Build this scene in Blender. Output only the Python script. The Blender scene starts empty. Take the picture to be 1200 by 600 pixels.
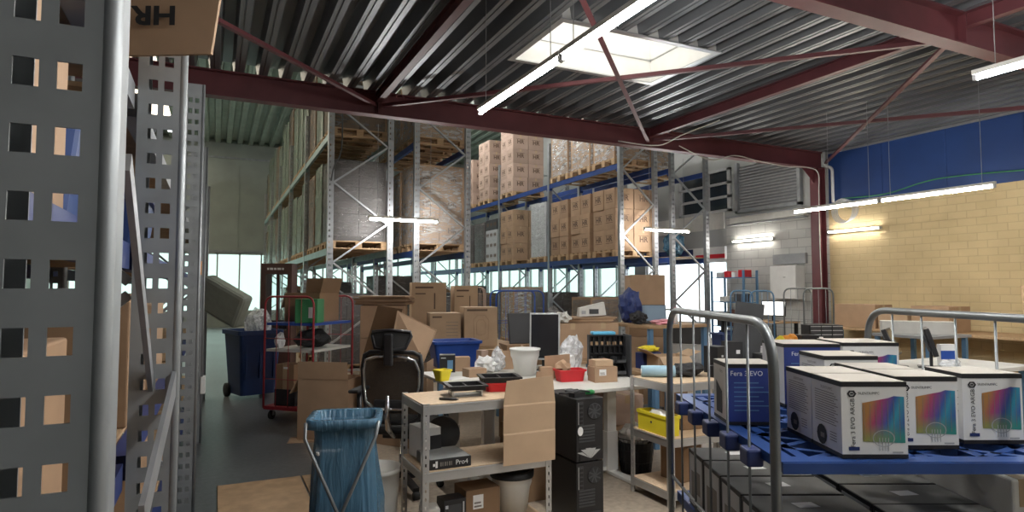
import bpy, bmesh, math, random
from mathutils import Vector, Matrix, noise
random.seed(7)
R = math.radians
sc = bpy.context.scene
COL = sc.collection

# ------------------------------------------------------------------ camera
F = 728.0; YAW = R(25.5); PITCH = math.atan(38 / 728.0); CAMZ = 1.6
cd = bpy.data.cameras.new('camera'); cam = bpy.data.objects.new('camera', cd); COL.objects.link(cam)
cd.sensor_width = 36; cd.lens = 36 * F / 1200; cd.clip_start = .05; cd.clip_end = 300
cam.location = (0, 0, CAMZ); cam.rotation_euler = (R(90) + PITCH, 0, -YAW)
sc.camera = cam
FW = Vector((math.sin(YAW), math.cos(YAW), 0)); RT = Vector((math.cos(YAW), -math.sin(YAW), 0))
CROT = -25.5

def ray(px, py):
    u = (px - 600) / F; v = (300 - py) / F
    f = math.cos(PITCH) - v * math.sin(PITCH); z = math.sin(PITCH) + v * math.cos(PITCH)
    return RT * u + FW * f + Vector((0, 0, z))
def P(px, py, z=None, d=None, Y=None, X=None):
    r = ray(px, py)
    if d is not None: s = d / r.dot(FW)
    elif Y is not None: s = Y / r.y
    elif X is not None: s = X / r.x
    else: s = (z - CAMZ) / r.z
    p = r * s; p.z += CAMZ
    return p
def CA(lat, fwd, z=0):            # metres to the side and ahead of where the photographer stands
    p = RT * lat + FW * fwd; p.z = z
    return p

# ------------------------------------------------------------------ materials
def nt(m):
    m.use_nodes = True
    return m.node_tree, m.node_tree.nodes['Principled BSDF']
def mat(name, col, rough=.6, metal=0, nscale=8, namt=.12, bump=0, rnd=0, spec=None, coord='Object', stretch=None, alpha=1):
    m = bpy.data.materials.new(name); t, b = nt(m); N = t.nodes; L = t.links
    b.inputs['Roughness'].default_value = rough; b.inputs['Metallic'].default_value = metal
    if spec is not None: b.inputs['Specular IOR Level'].default_value = spec
    tc = N.new('ShaderNodeTexCoord'); no = N.new('ShaderNodeTexNoise'); no.inputs['Scale'].default_value = nscale
    no.inputs['Detail'].default_value = 5
    src = tc.outputs[coord]
    if stretch:
        mp = N.new('ShaderNodeMapping'); mp.inputs['Scale'].default_value = stretch; L.new(src, mp.inputs[0]); src = mp.outputs[0]
    L.new(src, no.inputs['Vector'])
    hs = N.new('ShaderNodeHueSaturation'); hs.inputs['Color'].default_value = (*col, 1)
    mr = N.new('ShaderNodeMapRange'); mr.inputs[1].default_value = .25; mr.inputs[2].default_value = .75
    mr.inputs[3].default_value = 1 - namt; mr.inputs[4].default_value = 1 + namt
    L.new(no.outputs['Fac'], mr.inputs[0]); v = mr.outputs[0]
    if rnd:
        oi = N.new('ShaderNodeObjectInfo'); m2 = N.new('ShaderNodeMapRange'); m2.inputs[3].default_value = 1 - rnd; m2.inputs[4].default_value = 1 + rnd
        L.new(oi.outputs['Random'], m2.inputs[0]); mm = N.new('ShaderNodeMath'); mm.operation = 'MULTIPLY'
        L.new(v, mm.inputs[0]); L.new(m2.outputs[0], mm.inputs[1]); v = mm.outputs[0]
    L.new(v, hs.inputs['Value']); L.new(hs.outputs[0], b.inputs['Base Color'])
    if bump:
        bp = N.new('ShaderNodeBump'); bp.inputs['Strength'].default_value = bump; bp.inputs['Distance'].default_value = .02
        L.new(no.outputs['Fac'], bp.inputs['Height']); L.new(bp.outputs[0], b.inputs['Normal'])
    b.inputs['Alpha'].default_value = alpha
    return m
def emis(name, col, s):
    m = bpy.data.materials.new(name); t, b = nt(m)
    b.inputs['Base Color'].default_value = (.8, .8, .8, 1); b.inputs['Emission Color'].default_value = (*col, 1); b.inputs['Emission Strength'].default_value = s
    return m
def clearmat(name, col, trans=.8, rough=.2, bump=.4, scale=14, stretch=(1, 1, 1)):     # thin plastic film
    m = bpy.data.materials.new(name); t, b = nt(m); N = t.nodes; L = t.links
    tc = N.new('ShaderNodeTexCoord'); mp = N.new('ShaderNodeMapping'); mp.inputs['Scale'].default_value = stretch
    no = N.new('ShaderNodeTexNoise'); no.inputs['Scale'].default_value = scale; no.inputs['Detail'].default_value = 6; no.inputs['Distortion'].default_value = 1.2
    L.new(tc.outputs['Object'], mp.inputs[0]); L.new(mp.outputs[0], no.inputs['Vector'])
    bp = N.new('ShaderNodeBump'); bp.inputs['Strength'].default_value = bump; bp.inputs['Distance'].default_value = .03; L.new(no.outputs['Fac'], bp.inputs['Height'])
    b.inputs['Base Color'].default_value = (*col, 1); b.inputs['Roughness'].default_value = rough; L.new(bp.outputs[0], b.inputs['Normal'])
    tr = N.new('ShaderNodeBsdfTransparent'); tr.inputs[0].default_value = (.97, .98, .98, 1)
    mx = N.new('ShaderNodeMixShader'); rp = N.new('ShaderNodeMapRange'); rp.inputs[1].default_value = .45; rp.inputs[2].default_value = .75
    rp.inputs[3].default_value = 1 - trans; rp.inputs[4].default_value = min(1, 1.55 - trans); L.new(no.outputs['Fac'], rp.inputs[0])
    L.new(rp.outputs[0], mx.inputs[0]); L.new(tr.outputs[0], mx.inputs[1]); L.new(b.outputs[0], mx.inputs[2])
    L.new(mx.outputs[0], N['Material Output'].inputs[0])
    return m
def brickmat(name, c1, c2, mortar, sx=.5, sy=.19, rough=.75):
    m = bpy.data.materials.new(name); t, b = nt(m); N = t.nodes; L = t.links
    tc = N.new('ShaderNodeTexCoord'); sp = N.new('ShaderNodeSeparateXYZ'); cb = N.new('ShaderNodeCombineXYZ')
    L.new(tc.outputs['Object'], sp.inputs[0]); L.new(sp.outputs['Y'], cb.inputs['X']); L.new(sp.outputs['Z'], cb.inputs['Y'])
    br = N.new('ShaderNodeTexBrick'); br.inputs['Scale'].default_value = 1; br.inputs['Brick Width'].default_value = sx; br.inputs['Row Height'].default_value = sy
    br.inputs['Mortar Size'].default_value = .008; br.inputs['Mortar Smooth'].default_value = .4
    br.inputs['Color1'].default_value = (*c1, 1); br.inputs['Color2'].default_value = (*c2, 1); br.inputs['Mortar'].default_value = (*mortar, 1)
    L.new(cb.outputs[0], br.inputs['Vector'])
    no = N.new('ShaderNodeTexNoise'); no.inputs['Scale'].default_value = 1.3; no.inputs['Detail'].default_value = 6; L.new(tc.outputs['Object'], no.inputs['Vector'])
    mr = N.new('ShaderNodeMapRange'); mr.inputs[1].default_value = .3; mr.inputs[2].default_value = .7; mr.inputs[3].default_value = .86; mr.inputs[4].default_value = 1.08
    L.new(no.outputs['Fac'], mr.inputs[0]); hs = N.new('ShaderNodeHueSaturation'); L.new(br.outputs['Color'], hs.inputs['Color']); L.new(mr.outputs[0], hs.inputs['Value'])
    L.new(hs.outputs[0], b.inputs['Base Color']); b.inputs['Roughness'].default_value = rough
    bp = N.new('ShaderNodeBump'); bp.inputs['Strength'].default_value = .5; bp.inputs['Distance'].default_value = .01; bp.invert = True
    L.new(br.outputs['Fac'], bp.inputs['Height']); L.new(bp.outputs[0], b.inputs['Normal'])
    return m
M = {}
def dm(k, *a, **kw): M[k] = mat(k, *a, **kw)
dm('galv', (.42, .44, .46), .42, .75, 5, .18); dm('galv_dark', (.30, .32, .34), .45, .7, 6, .2)
dm('galv_near', (.29, .31, .32), .5, .55, 7, .15)
dm('rackblue', (.02, .055, .22), .45, 0, 6, .15); dm('rackteal', (.30, .42, .42), .45, .4, 6, .15)
dm('redsteel', (.115, .03, .036), .5, 0, 4, .18); dm('redpaint', (.33, .03, .04), .45, 0, 6, .12)
dm('roof', (.20, .21, .225), .40, .6, 3, .22, stretch=(1, .15, 1)); dm('roofback', (.42, .47, .42), .5, .3, 2, .15)
dm('card', (.385, .255, .16), .8, 0, 6, .10, rnd=.12); dm('card_pale', (.50, .355, .23), .8, 0, 6, .08, rnd=.08)
dm('card_dark', (.26, .16, .09), .82, 0, 6, .12, rnd=.12); dm('tape', (.46, .33, .2), .35, 0, 6, .05)
dm('cardpink', (.41, .295, .235), .8, 0, 6, .08, rnd=.14)
dm('ink', (.02, .02, .022), .6, 0, 6, .05); dm('inkgrey', (.22, .2, .18), .7, 0, 6, .05); dm('cardink', (.12, .075, .05), .75, 0, 6, .05)
dm('wood', (.45, .30, .17), .75, 0, 5, .2, stretch=(1, 8, 8)); dm('chip', (.60, .45, .30), .7, 0, 45, .12); dm('ply', (.38, .25, .14), .7, 0, 9, .22)
dm('black', (.012, .012, .014), .42, 0, 9, .15); dm('blackmat', (.02, .02, .022), .75, 0, 9, .2); dm('charcoal', (.05, .052, .056), .6, 0, 9, .15)
dm('white', (.78, .78, .76), .45, 0, 6, .05); dm('offwhite', (.62, .61, .57), .5, 0, 8, .08); dm('paper', (.83, .83, .82), .7, 0, 7, .04)
dm('grey', (.30, .31, .32), .55, 0, 8, .1); dm('palegrey', (.5, .51, .52), .5, 0, 8, .08); dm('greywall', (.285, .315, .29), .6, 0, 1.2, .14)
dm('midwall', (.40, .41, .40), .7, 0, 1.2, .14)
dm('blueplastic', (.02, .075, .36), .35, 0, 7, .12); dm('bluebin', (.012, .04, .15), .42, 0, 6, .15); dm('bluelattice', (.016, .055, .21), .35, 0, 8, .15)
dm('navy', (.014, .03, .13), .5, 0, 6, .12); dm('bluewall', (.014, .045, .17), .45, 0, 1.5, .18); dm('boxblue', (.025, .045, .21), .4, 0, 6, .08)
dm('lightblue', (.35, .55, .68), .5, 0, 8, .08); dm('cyan', (.1, .4, .62), .4, 0, 8, .08); dm('steelblue', (.12, .25, .42), .4, .2, 6, .1)
dm('green', (.05, .25, .10), .6, 0, 6, .1); dm('greengrip', (.02, .24, .06), .45, 0, 6, .1); dm('red', (.62, .02, .03), .45, 0, 6, .1); dm('orange', (.75, .28, .02), .5, 0, 8, .15)
dm('yellow', (.80, .66, .03), .5, 0, 6, .06); dm('pink', (.75, .35, .4), .6, 0, 6, .1)
dm('sage', (.30, .33, .28), .75, 0, 10, .08, bump=.3); dm('brown', (.10, .05, .04), .55, 0, 5, .15)
dm('chrome', (.62, .63, .64), .2, 1, 6, .05); dm('alu', (.55, .56, .57), .35, .8, 6, .06); dm('tubesteel', (.20, .215, .22), .36, .6, 6, .12)
dm('meshfab', (.02, .02, .02), .8, 0, 30, .2); dm('rubber', (.02, .02, .02), .8, 0, 6, .1)
dm('screen', (.014, .015, .018), .15, 0, 4, .1); dm('screenblue', (.20, .28, .36), .3, 0, 4, .08)
dm('darktop', (.12, .12, .115), .5, 0, 9, .2); dm('topgrey', (.42, .39, .34), .45, 0, 7, .12); dm('silverfilm', (.5, .52, .52), .2, .2, 9, .15)
M['tube'] = emis('tube', (1, .98, .95), 150); M['tubewarm'] = emis('tubewarm', (1, .95, .84), 75)
M['tubewall'] = emis('tubewall', (1, .95, .86), 30)
M['screenlit'] = emis('screenlit', (.95, .93, .9), 1.0)
M['film'] = clearmat('film', (.82, .84, .85), .80, .12, .9, 5, (1, 1, 3.2)); M['filmgreen'] = clearmat('filmgreen', (.30, .39, .31), .50, .15, 1.0, 4, (1, 1, 2.4))
M['filmgrey'] = clearmat('filmgrey', (.20, .19, .185), .62, .2, .8, 4, (1, 1, 4))
M['bagclear'] = clearmat('bagclear', (.85, .87, .9), .55, .1, 1.0, 16); M['bagblue'] = clearmat('bagblue', (.06, .15, .235), .12, .22, .5, 7, (3.5, 3.5, .5))
M['yellowbrick'] = brickmat('yellowbrick', (.62, .49, .28), (.595, .465, .26), (.53, .41, .235), .29, .125); M['whitebrick'] = brickmat('whitebrick', (.56, .56, .53), (.53, .53, .51), (.36, .36, .35), .42, .19)
# clear panes
def panemat(name, tint, mixw, rough=.3):
    m = bpy.data.materials.new(name); t, b = nt(m); N = t.nodes; L = t.links
    b.inputs['Base Color'].default_value = (.8, .85, .85, 1); b.inputs['Roughness'].default_value = rough
    tr = N.new('ShaderNodeBsdfTransparent'); tr.inputs[0].default_value = (*tint, 1); mx = N.new('ShaderNodeMixShader'); mx.inputs[0].default_value = mixw
    L.new(tr.outputs[0], mx.inputs[1]); L.new(b.outputs[0], mx.inputs[2]); L.new(mx.outputs[0], N['Material Output'].inputs[0])
    return m
M['pane'] = panemat('pane', (.57, .67, .625), .10); M['roofpane'] = panemat('roofpane', (1, .92, .80), .05, .6); M['clearpane'] = panemat('clearpane', (.93, .96, .97), .06)
M['glassdark'] = mat('glassdark', (.03, .04, .05), .1, 0, 4, .1)
# rainbow picture printed on the cooler boxes
def rainbow():
    m = bpy.data.materials.new('rainbow_print'); t, b = nt(m); N = t.nodes; L = t.links
    tc = N.new('ShaderNodeTexCoord'); sp = N.new('ShaderNodeSeparateXYZ'); L.new(tc.outputs['Object'], sp.inputs[0])
    ad = N.new('ShaderNodeMath'); ad.operation = 'MULTIPLY_ADD'; ad.inputs[1].default_value = -.35; L.new(sp.outputs['Z'], ad.inputs[0]); L.new(sp.outputs['X'], ad.inputs[2])
    mr = N.new('ShaderNodeMapRange'); mr.inputs[1].default_value = -.055; mr.inputs[2].default_value = .04; L.new(ad.outputs[0], mr.inputs[0])
    cr = N.new('ShaderNodeValToRGB'); e = cr.color_ramp.elements
    e[0].position = 0; e[0].color = (.42, .20, .06, 1); e[1].position = 1; e[1].color = (.04, .12, .34, 1)
    for p, c in ((.22, (.40, .06, .14, 1)), (.42, (.20, .06, .26, 1)), (.58, (.04, .10, .36, 1)), (.75, (.03, .30, .42, 1))):
        q = e.new(p); q.color = c
    L.new(mr.outputs[0], cr.inputs[0])
    c2 = N.new('ShaderNodeValToRGB'); e2 = c2.color_ramp.elements; e2[0].color = (.35, .30, .05, 1); e2[1].color = (.03, .25, .22, 1); L.new(mr.outputs[0], c2.inputs[0])
    mz = N.new('ShaderNodeMapRange'); mz.inputs[1].default_value = .085; mz.inputs[2].default_value = .05; L.new(sp.outputs['Z'], mz.inputs[0])
    mx = N.new('ShaderNodeMix'); mx.data_type = 'RGBA'; L.new(mz.outputs[0], mx.inputs[0]); L.new(cr.outputs[0], mx.inputs[6]); L.new(c2.outputs[0], mx.inputs[7])
    L.new(mx.outputs[2], b.inputs['Base Color']); b.inputs['Roughness'].default_value = .35
    return m
M['rainbow'] = rainbow()

# ------------------------------------------------------------------ mesh builder
_txt = {}
def text2d(s, bold=False):
    if s in _txt: return _txt[s]
    c = bpy.data.curves.new('t', 'FONT'); c.body = s; c.size = 1; c.align_x = 'CENTER'; c.align_y = 'CENTER'; c.resolution_u = 3
    if s == 'HR': c.offset = .035
    o = bpy.data.objects.new('t', c); COL.objects.link(o)
    me = o.evaluated_get(bpy.context.evaluated_depsgraph_get()).to_mesh()
    r = ([tuple(v.co) for v in me.vertices], [tuple(p.vertices) for p in me.polygons])
    bpy.data.objects.remove(o); bpy.data.curves.remove(c); _txt[s] = r
    return r
class MB:
    def __init__(s): s.v = []; s.f = []; s.m = []; s.mats = []; s.X = Matrix.Identity(4); s.cur = 0; s.sm = []; s.smooth = False
    def use(s, k):
        if k not in s.mats: s.mats.append(k)
        s.cur = s.mats.index(k); return s
    def add(s, vs, fs):
        b = len(s.v); X = s.X
        s.v.extend([tuple(X @ Vector(p)) for p in vs]); s.f.extend([tuple(b + i for i in f) for f in fs]); s.m.extend([s.cur] * len(fs)); s.sm.extend([s.smooth] * len(fs)); return s
    def box(s, x0, x1, y0, y1, z0, z1, b=0):
        if b: return s.cbox(x0, x1, y0, y1, z0, z1, b)
        return s.add([(x0, y0, z0), (x1, y0, z0), (x1, y1, z0), (x0, y1, z0), (x0, y0, z1), (x1, y0, z1), (x1, y1, z1), (x0, y1, z1)],
                     [(0, 3, 2, 1), (4, 5, 6, 7), (0, 1, 5, 4), (1, 2, 6, 5), (2, 3, 7, 6), (3, 0, 4, 7)])
    def cbox(s, x0, x1, y0, y1, z0, z1, b=.004):
        bm = bmesh.new(); bmesh.ops.create_cube(bm, size=1)
        for v in bm.verts: v.co = Vector(((x0 + x1) / 2 + v.co.x * (x1 - x0), (y0 + y1) / 2 + v.co.y * (y1 - y0), (z0 + z1) / 2 + v.co.z * (z1 - z0)))
        bmesh.ops.bevel(bm, geom=bm.edges[:], offset=b, segments=2, affect='EDGES', profile=.5)
        s.bm(bm); return s
    def bm(s, bm):
        bm.verts.index_update(); s.add([tuple(v.co) for v in bm.verts], [tuple(v.index for v in f.verts) for f in bm.faces]); bm.free()
    def bar(s, a, b, w, h, up=(0, 0, 1)):
        a = Vector(a); b = Vector(b); d = (b - a).normalized(); u = Vector(up)
        if abs(d.dot(u)) > .98: u = Vector((1, 0, 0))
        sx = d.cross(u).normalized() * (w / 2); sz = sx.cross(d).normalized() * (h / 2)
        return s.add([a - sx - sz, a + sx - sz, a + sx + sz, a - sx + sz, b - sx - sz, b + sx - sz, b + sx + sz, b - sx + sz],
                     [(0, 1, 2, 3), (7, 6, 5, 4), (0, 4, 5, 1), (1, 5, 6, 2), (2, 6, 7, 3), (3, 7, 4, 0)])
    def tube(s, pts, r, n=8, closed=False, cap=True):
        pts = [Vector(p) for p in pts]; m = len(pts); vs = []; fs = []; prev = None
        for i, p in enumerate(pts):
            if closed: t = (pts[(i + 1) % m] - pts[i - 1])
            else: t = pts[min(i + 1, m - 1)] - pts[max(i - 1, 0)]
            t.normalize()
            if prev is None:
                u = Vector((0, 0, 1)) if abs(t.z) < .9 else Vector((1, 0, 0)); u = (u - t * u.dot(t)).normalized()
            else: u = (prev - t * prev.dot(t)).normalized()
            prev = u; w = t.cross(u); rr = r[i] if isinstance(r, (list, tuple)) else r
            for k in range(n):
                a = 2 * math.pi * k / n; vs.append(p + u * (rr * math.cos(a)) + w * (rr * math.sin(a)))
        for i in range(m if closed else m - 1):
            j = (i + 1) % m
            for k in range(n): fs.append((i * n + k, i * n + (k + 1) % n, j * n + (k + 1) % n, j * n + k))
        if cap and not closed: fs.append(tuple(range(n - 1, -1, -1))); fs.append(tuple((m - 1) * n + k for k in range(n)))
        o = s.smooth; s.smooth = True; s.add(vs, fs); s.smooth = o; return s
    def lathe(s, prof, c=(0, 0, 0), n=20, cap0=True, cap1=True, sy=1):
        vs = []; fs = []
        for r, z in prof:
            for k in range(n):
                a = 2 * math.pi * k / n; vs.append((c[0] + r * math.cos(a), c[1] + sy * r * math.sin(a), c[2] + z))
        for i in range(len(prof) - 1):
            for k in range(n): fs.append((i * n + k, i * n + (k + 1) % n, (i + 1) * n + (k + 1) % n, (i + 1) * n + k))
        o = s.smooth; s.smooth = True; s.add(vs, fs); s.smooth = o
        b = []
        if cap0: b.append(tuple(range(n - 1, -1, -1)))
        if cap1: b.append(tuple((len(prof) - 1) * n + k for k in range(n)))
        if b:
            base = len(s.v) - len(vs); s.f.extend([tuple(base + i for i in f) for f in b]); s.m.extend([s.cur] * len(b)); s.sm.extend([False] * len(b))
        return s
    def prism(s, poly, y0, y1):                 # polygon in x,z extruded in y
        n = len(poly); vs = [(x, y0, z) for x, z in poly] + [(x, y1, z) for x, z in poly]
        return s.add(vs, [tuple(range(n)), tuple(range(2 * n - 1, n - 1, -1))] + [((i + 1) % n, i, n + i, n + (i + 1) % n) for i in range(n)])
    def loft(s, rings, cap0=False, cap1=False, closed=True, smooth=True):
        n = len(rings[0]); vs = [p for r in rings for p in r]; fs = []
        for i in range(len(rings) - 1):
            for k in range(n if closed else n - 1): fs.append((i * n + k, i * n + (k + 1) % n, (i + 1) * n + (k + 1) % n, (i + 1) * n + k))
        if cap0: fs.append(tuple(range(n - 1, -1, -1)))
        if cap1: fs.append(tuple((len(rings) - 1) * n + k for k in range(n)))
        o = s.smooth; s.smooth = smooth; s.add(vs, fs); s.smooth = o; return s
    def text(s, txt, o, u, v, size):
        vs, fs = text2d(txt); o = Vector(o); u = Vector(u).normalized() * size; v = Vector(v).normalized() * size
        return s.add([o + u * x + v * y for x, y, _ in vs], fs)
    def quad(s, o, u, v, t=.0012):             # thin printed rectangle: corner o, edges u, v
        o = Vector(o); u = Vector(u); v = Vector(v)
        return s.add([o, o + u, o + u + v, o + v], [(0, 1, 2, 3)])
    def crumple(s, c, r, seed, amp=.35, sub=3, freq=2.2):
        bm = bmesh.new(); bmesh.ops.create_icosphere(bm, subdivisions=sub, radius=1)
        for v in bm.verts:
            n = v.co.normalized(); q = n * freq + Vector((seed * 3.1, seed * 1.7, seed))
            d = 1 + amp * (noise.noise(q) + .6 * abs(noise.noise(q * 2.3)) - .3 * abs(noise.noise(q * 5)))
            v.co = Vector((c[0] + n.x * r[0] * d, c[1] + n.y * r[1] * d, c[2] + max(-1, n.z * d) * r[2]))
        o = s.smooth; s.smooth = False; s.bm(bm); s.smooth = o; return s
    def build(s, name, m=None, parent=None, bevel=0, loc=None, rz=None):
        me = bpy.data.meshes.new(name); me.from_pydata(s.v, [], s.f)
        if m is not None and not s.mats: me.materials.append(M[m] if isinstance(m, str) else m)
        for k in s.mats: me.materials.append(M[k])
        if s.mats: me.polygons.foreach_set('material_index', s.m)
        me.polygons.foreach_set('use_smooth', s.sm); me.update()
        o = bpy.data.objects.new(name, me); COL.objects.link(o)
        if parent is not None: o.parent = parent
        if bevel:
            bv = o.modifiers.new('bevel', 'BEVEL'); bv.width = bevel; bv.segments = 2; bv.limit_method = 'ANGLE'
        if loc is not None: o.location = loc
        if rz is not None: o.rotation_euler[2] = R(rz)
        return o
def mk(k=None):
    b = MB()
    if k: b.use(k)
    return b
def tag(o, label, cat, group=None):
    o['label'] = label; o['category'] = cat
    if group: o['group'] = group
    return o
def T(name, label, cat, loc=(0, 0, 0), rz=0, group=None):
    o = bpy.data.objects.new(name, None); COL.objects.link(o); o.empty_display_size = .1
    o.location = loc; o.rotation_euler[2] = R(rz)
    return tag(o, label, cat, group)
def S(name, mb, m=None):
    o = mb.build(name, m); o['kind'] = 'structure'; return o
def kids(o): return [c for c in o.children]
def dup(o, loc=None, rz=None, label=None, group=None, parent=None):
    c = o.copy(); COL.objects.link(c)
    if parent is not None: c.parent = parent
    for ch in kids(o): dup(ch, parent=c)
    if loc is not None: c.location = loc
    if rz is not None: c.rotation_euler[2] = R(rz)
    if label: c['label'] = label
    if group: c['group'] = group
    return c
ORD = ['first', 'second', 'third', 'fourth', 'fifth', 'sixth', 'seventh', 'eighth', 'ninth', 'tenth', 'eleventh', 'twelfth', 'thirteenth', 'fourteenth', 'fifteenth', 'sixteenth']
def uround(pts, r, n=5):       # round the inner corners of a polyline
    pts = [Vector(p) for p in pts]; out = [pts[0]]
    for i in range(1, len(pts) - 1):
        a, b, c = pts[i - 1], pts[i], pts[i + 1]; p = b + (a - b).normalized() * r; q = b + (c - b).normalized() * r
        for k in range(n + 1):
            t = k / n; out.append(p * (1 - t) ** 2 + b * 2 * t * (1 - t) + q * t * t)
    out.append(pts[-1]); return out
# ================================================================== the hall
ROOFZ = 4.35; YB = 8.6; BACK = 28.5; HIGH = 7.7; XL = -6.0; XR = 11.1
def floormat():
    m = bpy.data.materials.new('concrete_floor'); t, b = nt(m); N = t.nodes; L = t.links
    tc = N.new('ShaderNodeTexCoord'); n1 = N.new('ShaderNodeTexNoise'); n1.inputs['Scale'].default_value = .8; n1.inputs['Detail'].default_value = 8; n1.inputs['Roughness'].default_value = .65
    n2 = N.new('ShaderNodeTexNoise'); n2.inputs['Scale'].default_value = 22; n2.inputs['Detail'].default_value = 6
    L.new(tc.outputs['Object'], n1.inputs['Vector']); L.new(tc.outputs['Object'], n2.inputs['Vector'])
    sp = N.new('ShaderNodeSeparateXYZ'); L.new(tc.outputs['Object'], sp.inputs[0])
    wob = N.new('ShaderNodeMath'); wob.operation = 'MULTIPLY_ADD'; wob.inputs[1].default_value = .5; L.new(n1.outputs['Fac'], wob.inputs[0]); L.new(sp.outputs['X'], wob.inputs[2])
    mr = N.new('ShaderNodeMapRange'); mr.inputs[1].default_value = 1.05; mr.inputs[2].default_value = 1.35; L.new(wob.outputs[0], mr.inputs[0])
    c = N.new('ShaderNodeMix'); c.data_type = 'RGBA'; c.inputs[6].default_value = (.105, .11, .115, 1); c.inputs[7].default_value = (.40, .335, .26, 1); L.new(mr.outputs[0], c.inputs[0])
    ad = N.new('ShaderNodeMath'); ad.operation = 'ADD'; L.new(n1.outputs['Fac'], ad.inputs[0]); L.new(n2.outputs['Fac'], ad.inputs[1])
    m2 = N.new('ShaderNodeMapRange'); m2.inputs[1].default_value = .6; m2.inputs[2].default_value = 1.4; m2.inputs[3].default_value = .6; m2.inputs[4].default_value = 1.35; L.new(ad.outputs[0], m2.inputs[0])
    hs = N.new('ShaderNodeHueSaturation'); L.new(c.outputs[2], hs.inputs['Color']); L.new(m2.outputs[0], hs.inputs['Value']); L.new(hs.outputs[0], b.inputs['Base Color'])
    m3 = N.new('ShaderNodeMapRange'); m3.inputs[3].default_value = .26; m3.inputs[4].default_value = .44; L.new(n1.outputs['Fac'], m3.inputs[0]); L.new(m3.outputs[0], b.inputs['Roughness'])
    return m
M['floor'] = floormat()
S('floor', mk().box(XL, XR + .2, -3, BACK + .2, -.2, 0), 'floor')

# corrugated roof sheets of the low hall, with the opening for the rooflight
SKX0, SKX1, SKY0, SKY1 = 3.16, 5.16, 5.40, 6.54
def corrugated(x0, x1, yr, z, pitch, h, hole=None, t=.004):
    """ribs run in y; profile in x: flat underside, slope, crest, slope"""
    b = MB(); prof = []; x = x0
    a = pitch
    while x < x1:
        prof += [(x, z), (x + .12 * a, z), (x + .13 * a, z + .012), (x + .19 * a, z + .012), (x + .20 * a, z), (x + .40 * a, z), (x + .50 * a, z + h), (x + .90 * a, z + h)]; x += a
    prof.append((x, z)); n = len(prof)
    for i in range(n - 1):
        xm = (prof[i][0] + prof[i + 1][0]) / 2
        segs = yr if not (hole and hole[0] < xm < hole[1]) else [(yr[0][0], hole[2]), (hole[3], yr[0][1])]
        for y0, y1 in segs:
            (xa, za), (xb, zb) = prof[i], prof[i + 1]
            b.add([(xa, y0, za), (xb, y0, zb), (xb, y1, zb), (xa, y1, za)], [(0, 3, 2, 1)])
    return b
S('ceiling', corrugated(XL, XR + .2, [(-3, YB + .1)], ROOFZ, .28, .17, (SKX0, SKX1, SKY0, SKY1)), 'roof')
S('ceiling_slab', mk().box(XL, SKX0 - .02, -3, YB + .1, ROOFZ + .18, ROOFZ + .26).box(SKX1 + .02, XR + .2, -3, YB + .1, ROOFZ + .18, ROOFZ + .26)
  .box(SKX0 - .02, SKX1 + .02, -3, SKY0 - .02, ROOFZ + .18, ROOFZ + .26).box(SKX0 - .02, SKX1 + .02, SKY1 + .02, YB + .1, ROOFZ + .18, ROOFZ + .26), 'charcoal')
S('ceiling_far', corrugated(XL, XR + .2, [(YB + .1, BACK + .2)], HIGH, .42, .16, (-5.4, -1.6, 10, 27.4)), 'roofback')
o = mk('roofpane').box(-5.6, -1.4, 9.9, 27.5, HIGH + .18, HIGH + .19).build('added_window'); o['kind'] = 'structure'  # unseen roof strip, added to let daylight into the high hall
# rooflight: lined shaft with a pane on top
rl = T('window_1', 'x', 'x'); del rl['label']; del rl['category']; rl['kind'] = 'structure'
b = mk('white'); za, zb = ROOFZ - .01, ROOFZ + .55
for (x0, x1, y0, y1) in ((SKX0 - .03, SKX0, SKY0 - .03, SKY1 + .03), (SKX1, SKX1 + .03, SKY0 - .03, SKY1 + .03), (SKX0, SKX1, SKY0 - .03, SKY0), (SKX0, SKX1, SKY1, SKY1 + .03)):
    b.box(x0, x1, y0, y1, za, zb)
b.build('window_shaft', None, rl)
b = mk('alu')
for (x0, x1, y0, y1) in ((SKX0 - .07, SKX0, SKY0 - .07, SKY1 + .07), (SKX1, SKX1 + .07, SKY0 - .07, SKY1 + .07), (SKX0, SKX1, SKY0 - .07, SKY0), (SKX0, SKX1, SKY1, SKY1 + .07)):
    b.box(x0, x1, y0, y1, za - .015, za - .001)
b.box(SKX0, SKX1, SKY0, SKY0 + .01, ROOFZ + .27, ROOFZ + .285).box(SKX0, SKX1, SKY1 - .01, SKY1, ROOFZ + .27, ROOFZ + .285).box(SKX0, SKX0 + .01, SKY0, SKY1, ROOFZ + .27, ROOFZ + .285).box(SKX1 - .01, SKX1, SKY0, SKY1, ROOFZ + .27, ROOFZ + .285)
b.build('window_frame', None, rl)
b = mk('roofpane'); nx = 10
rings = []
for i in range(nx + 1):
    y = SKY0 - .03 + (SKY1 - SKY0 + .06) * i / nx
    rings.append([(SKX0 - .03 + (SKX1 - SKX0 + .06) * j / nx, y, zb + .22 * math.sin(math.pi * j / nx) * math.sin(math.pi * i / nx)) for j in range(nx + 1)])
b.loft(rings, closed=False); b.build('window_pane', None, rl)

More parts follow.
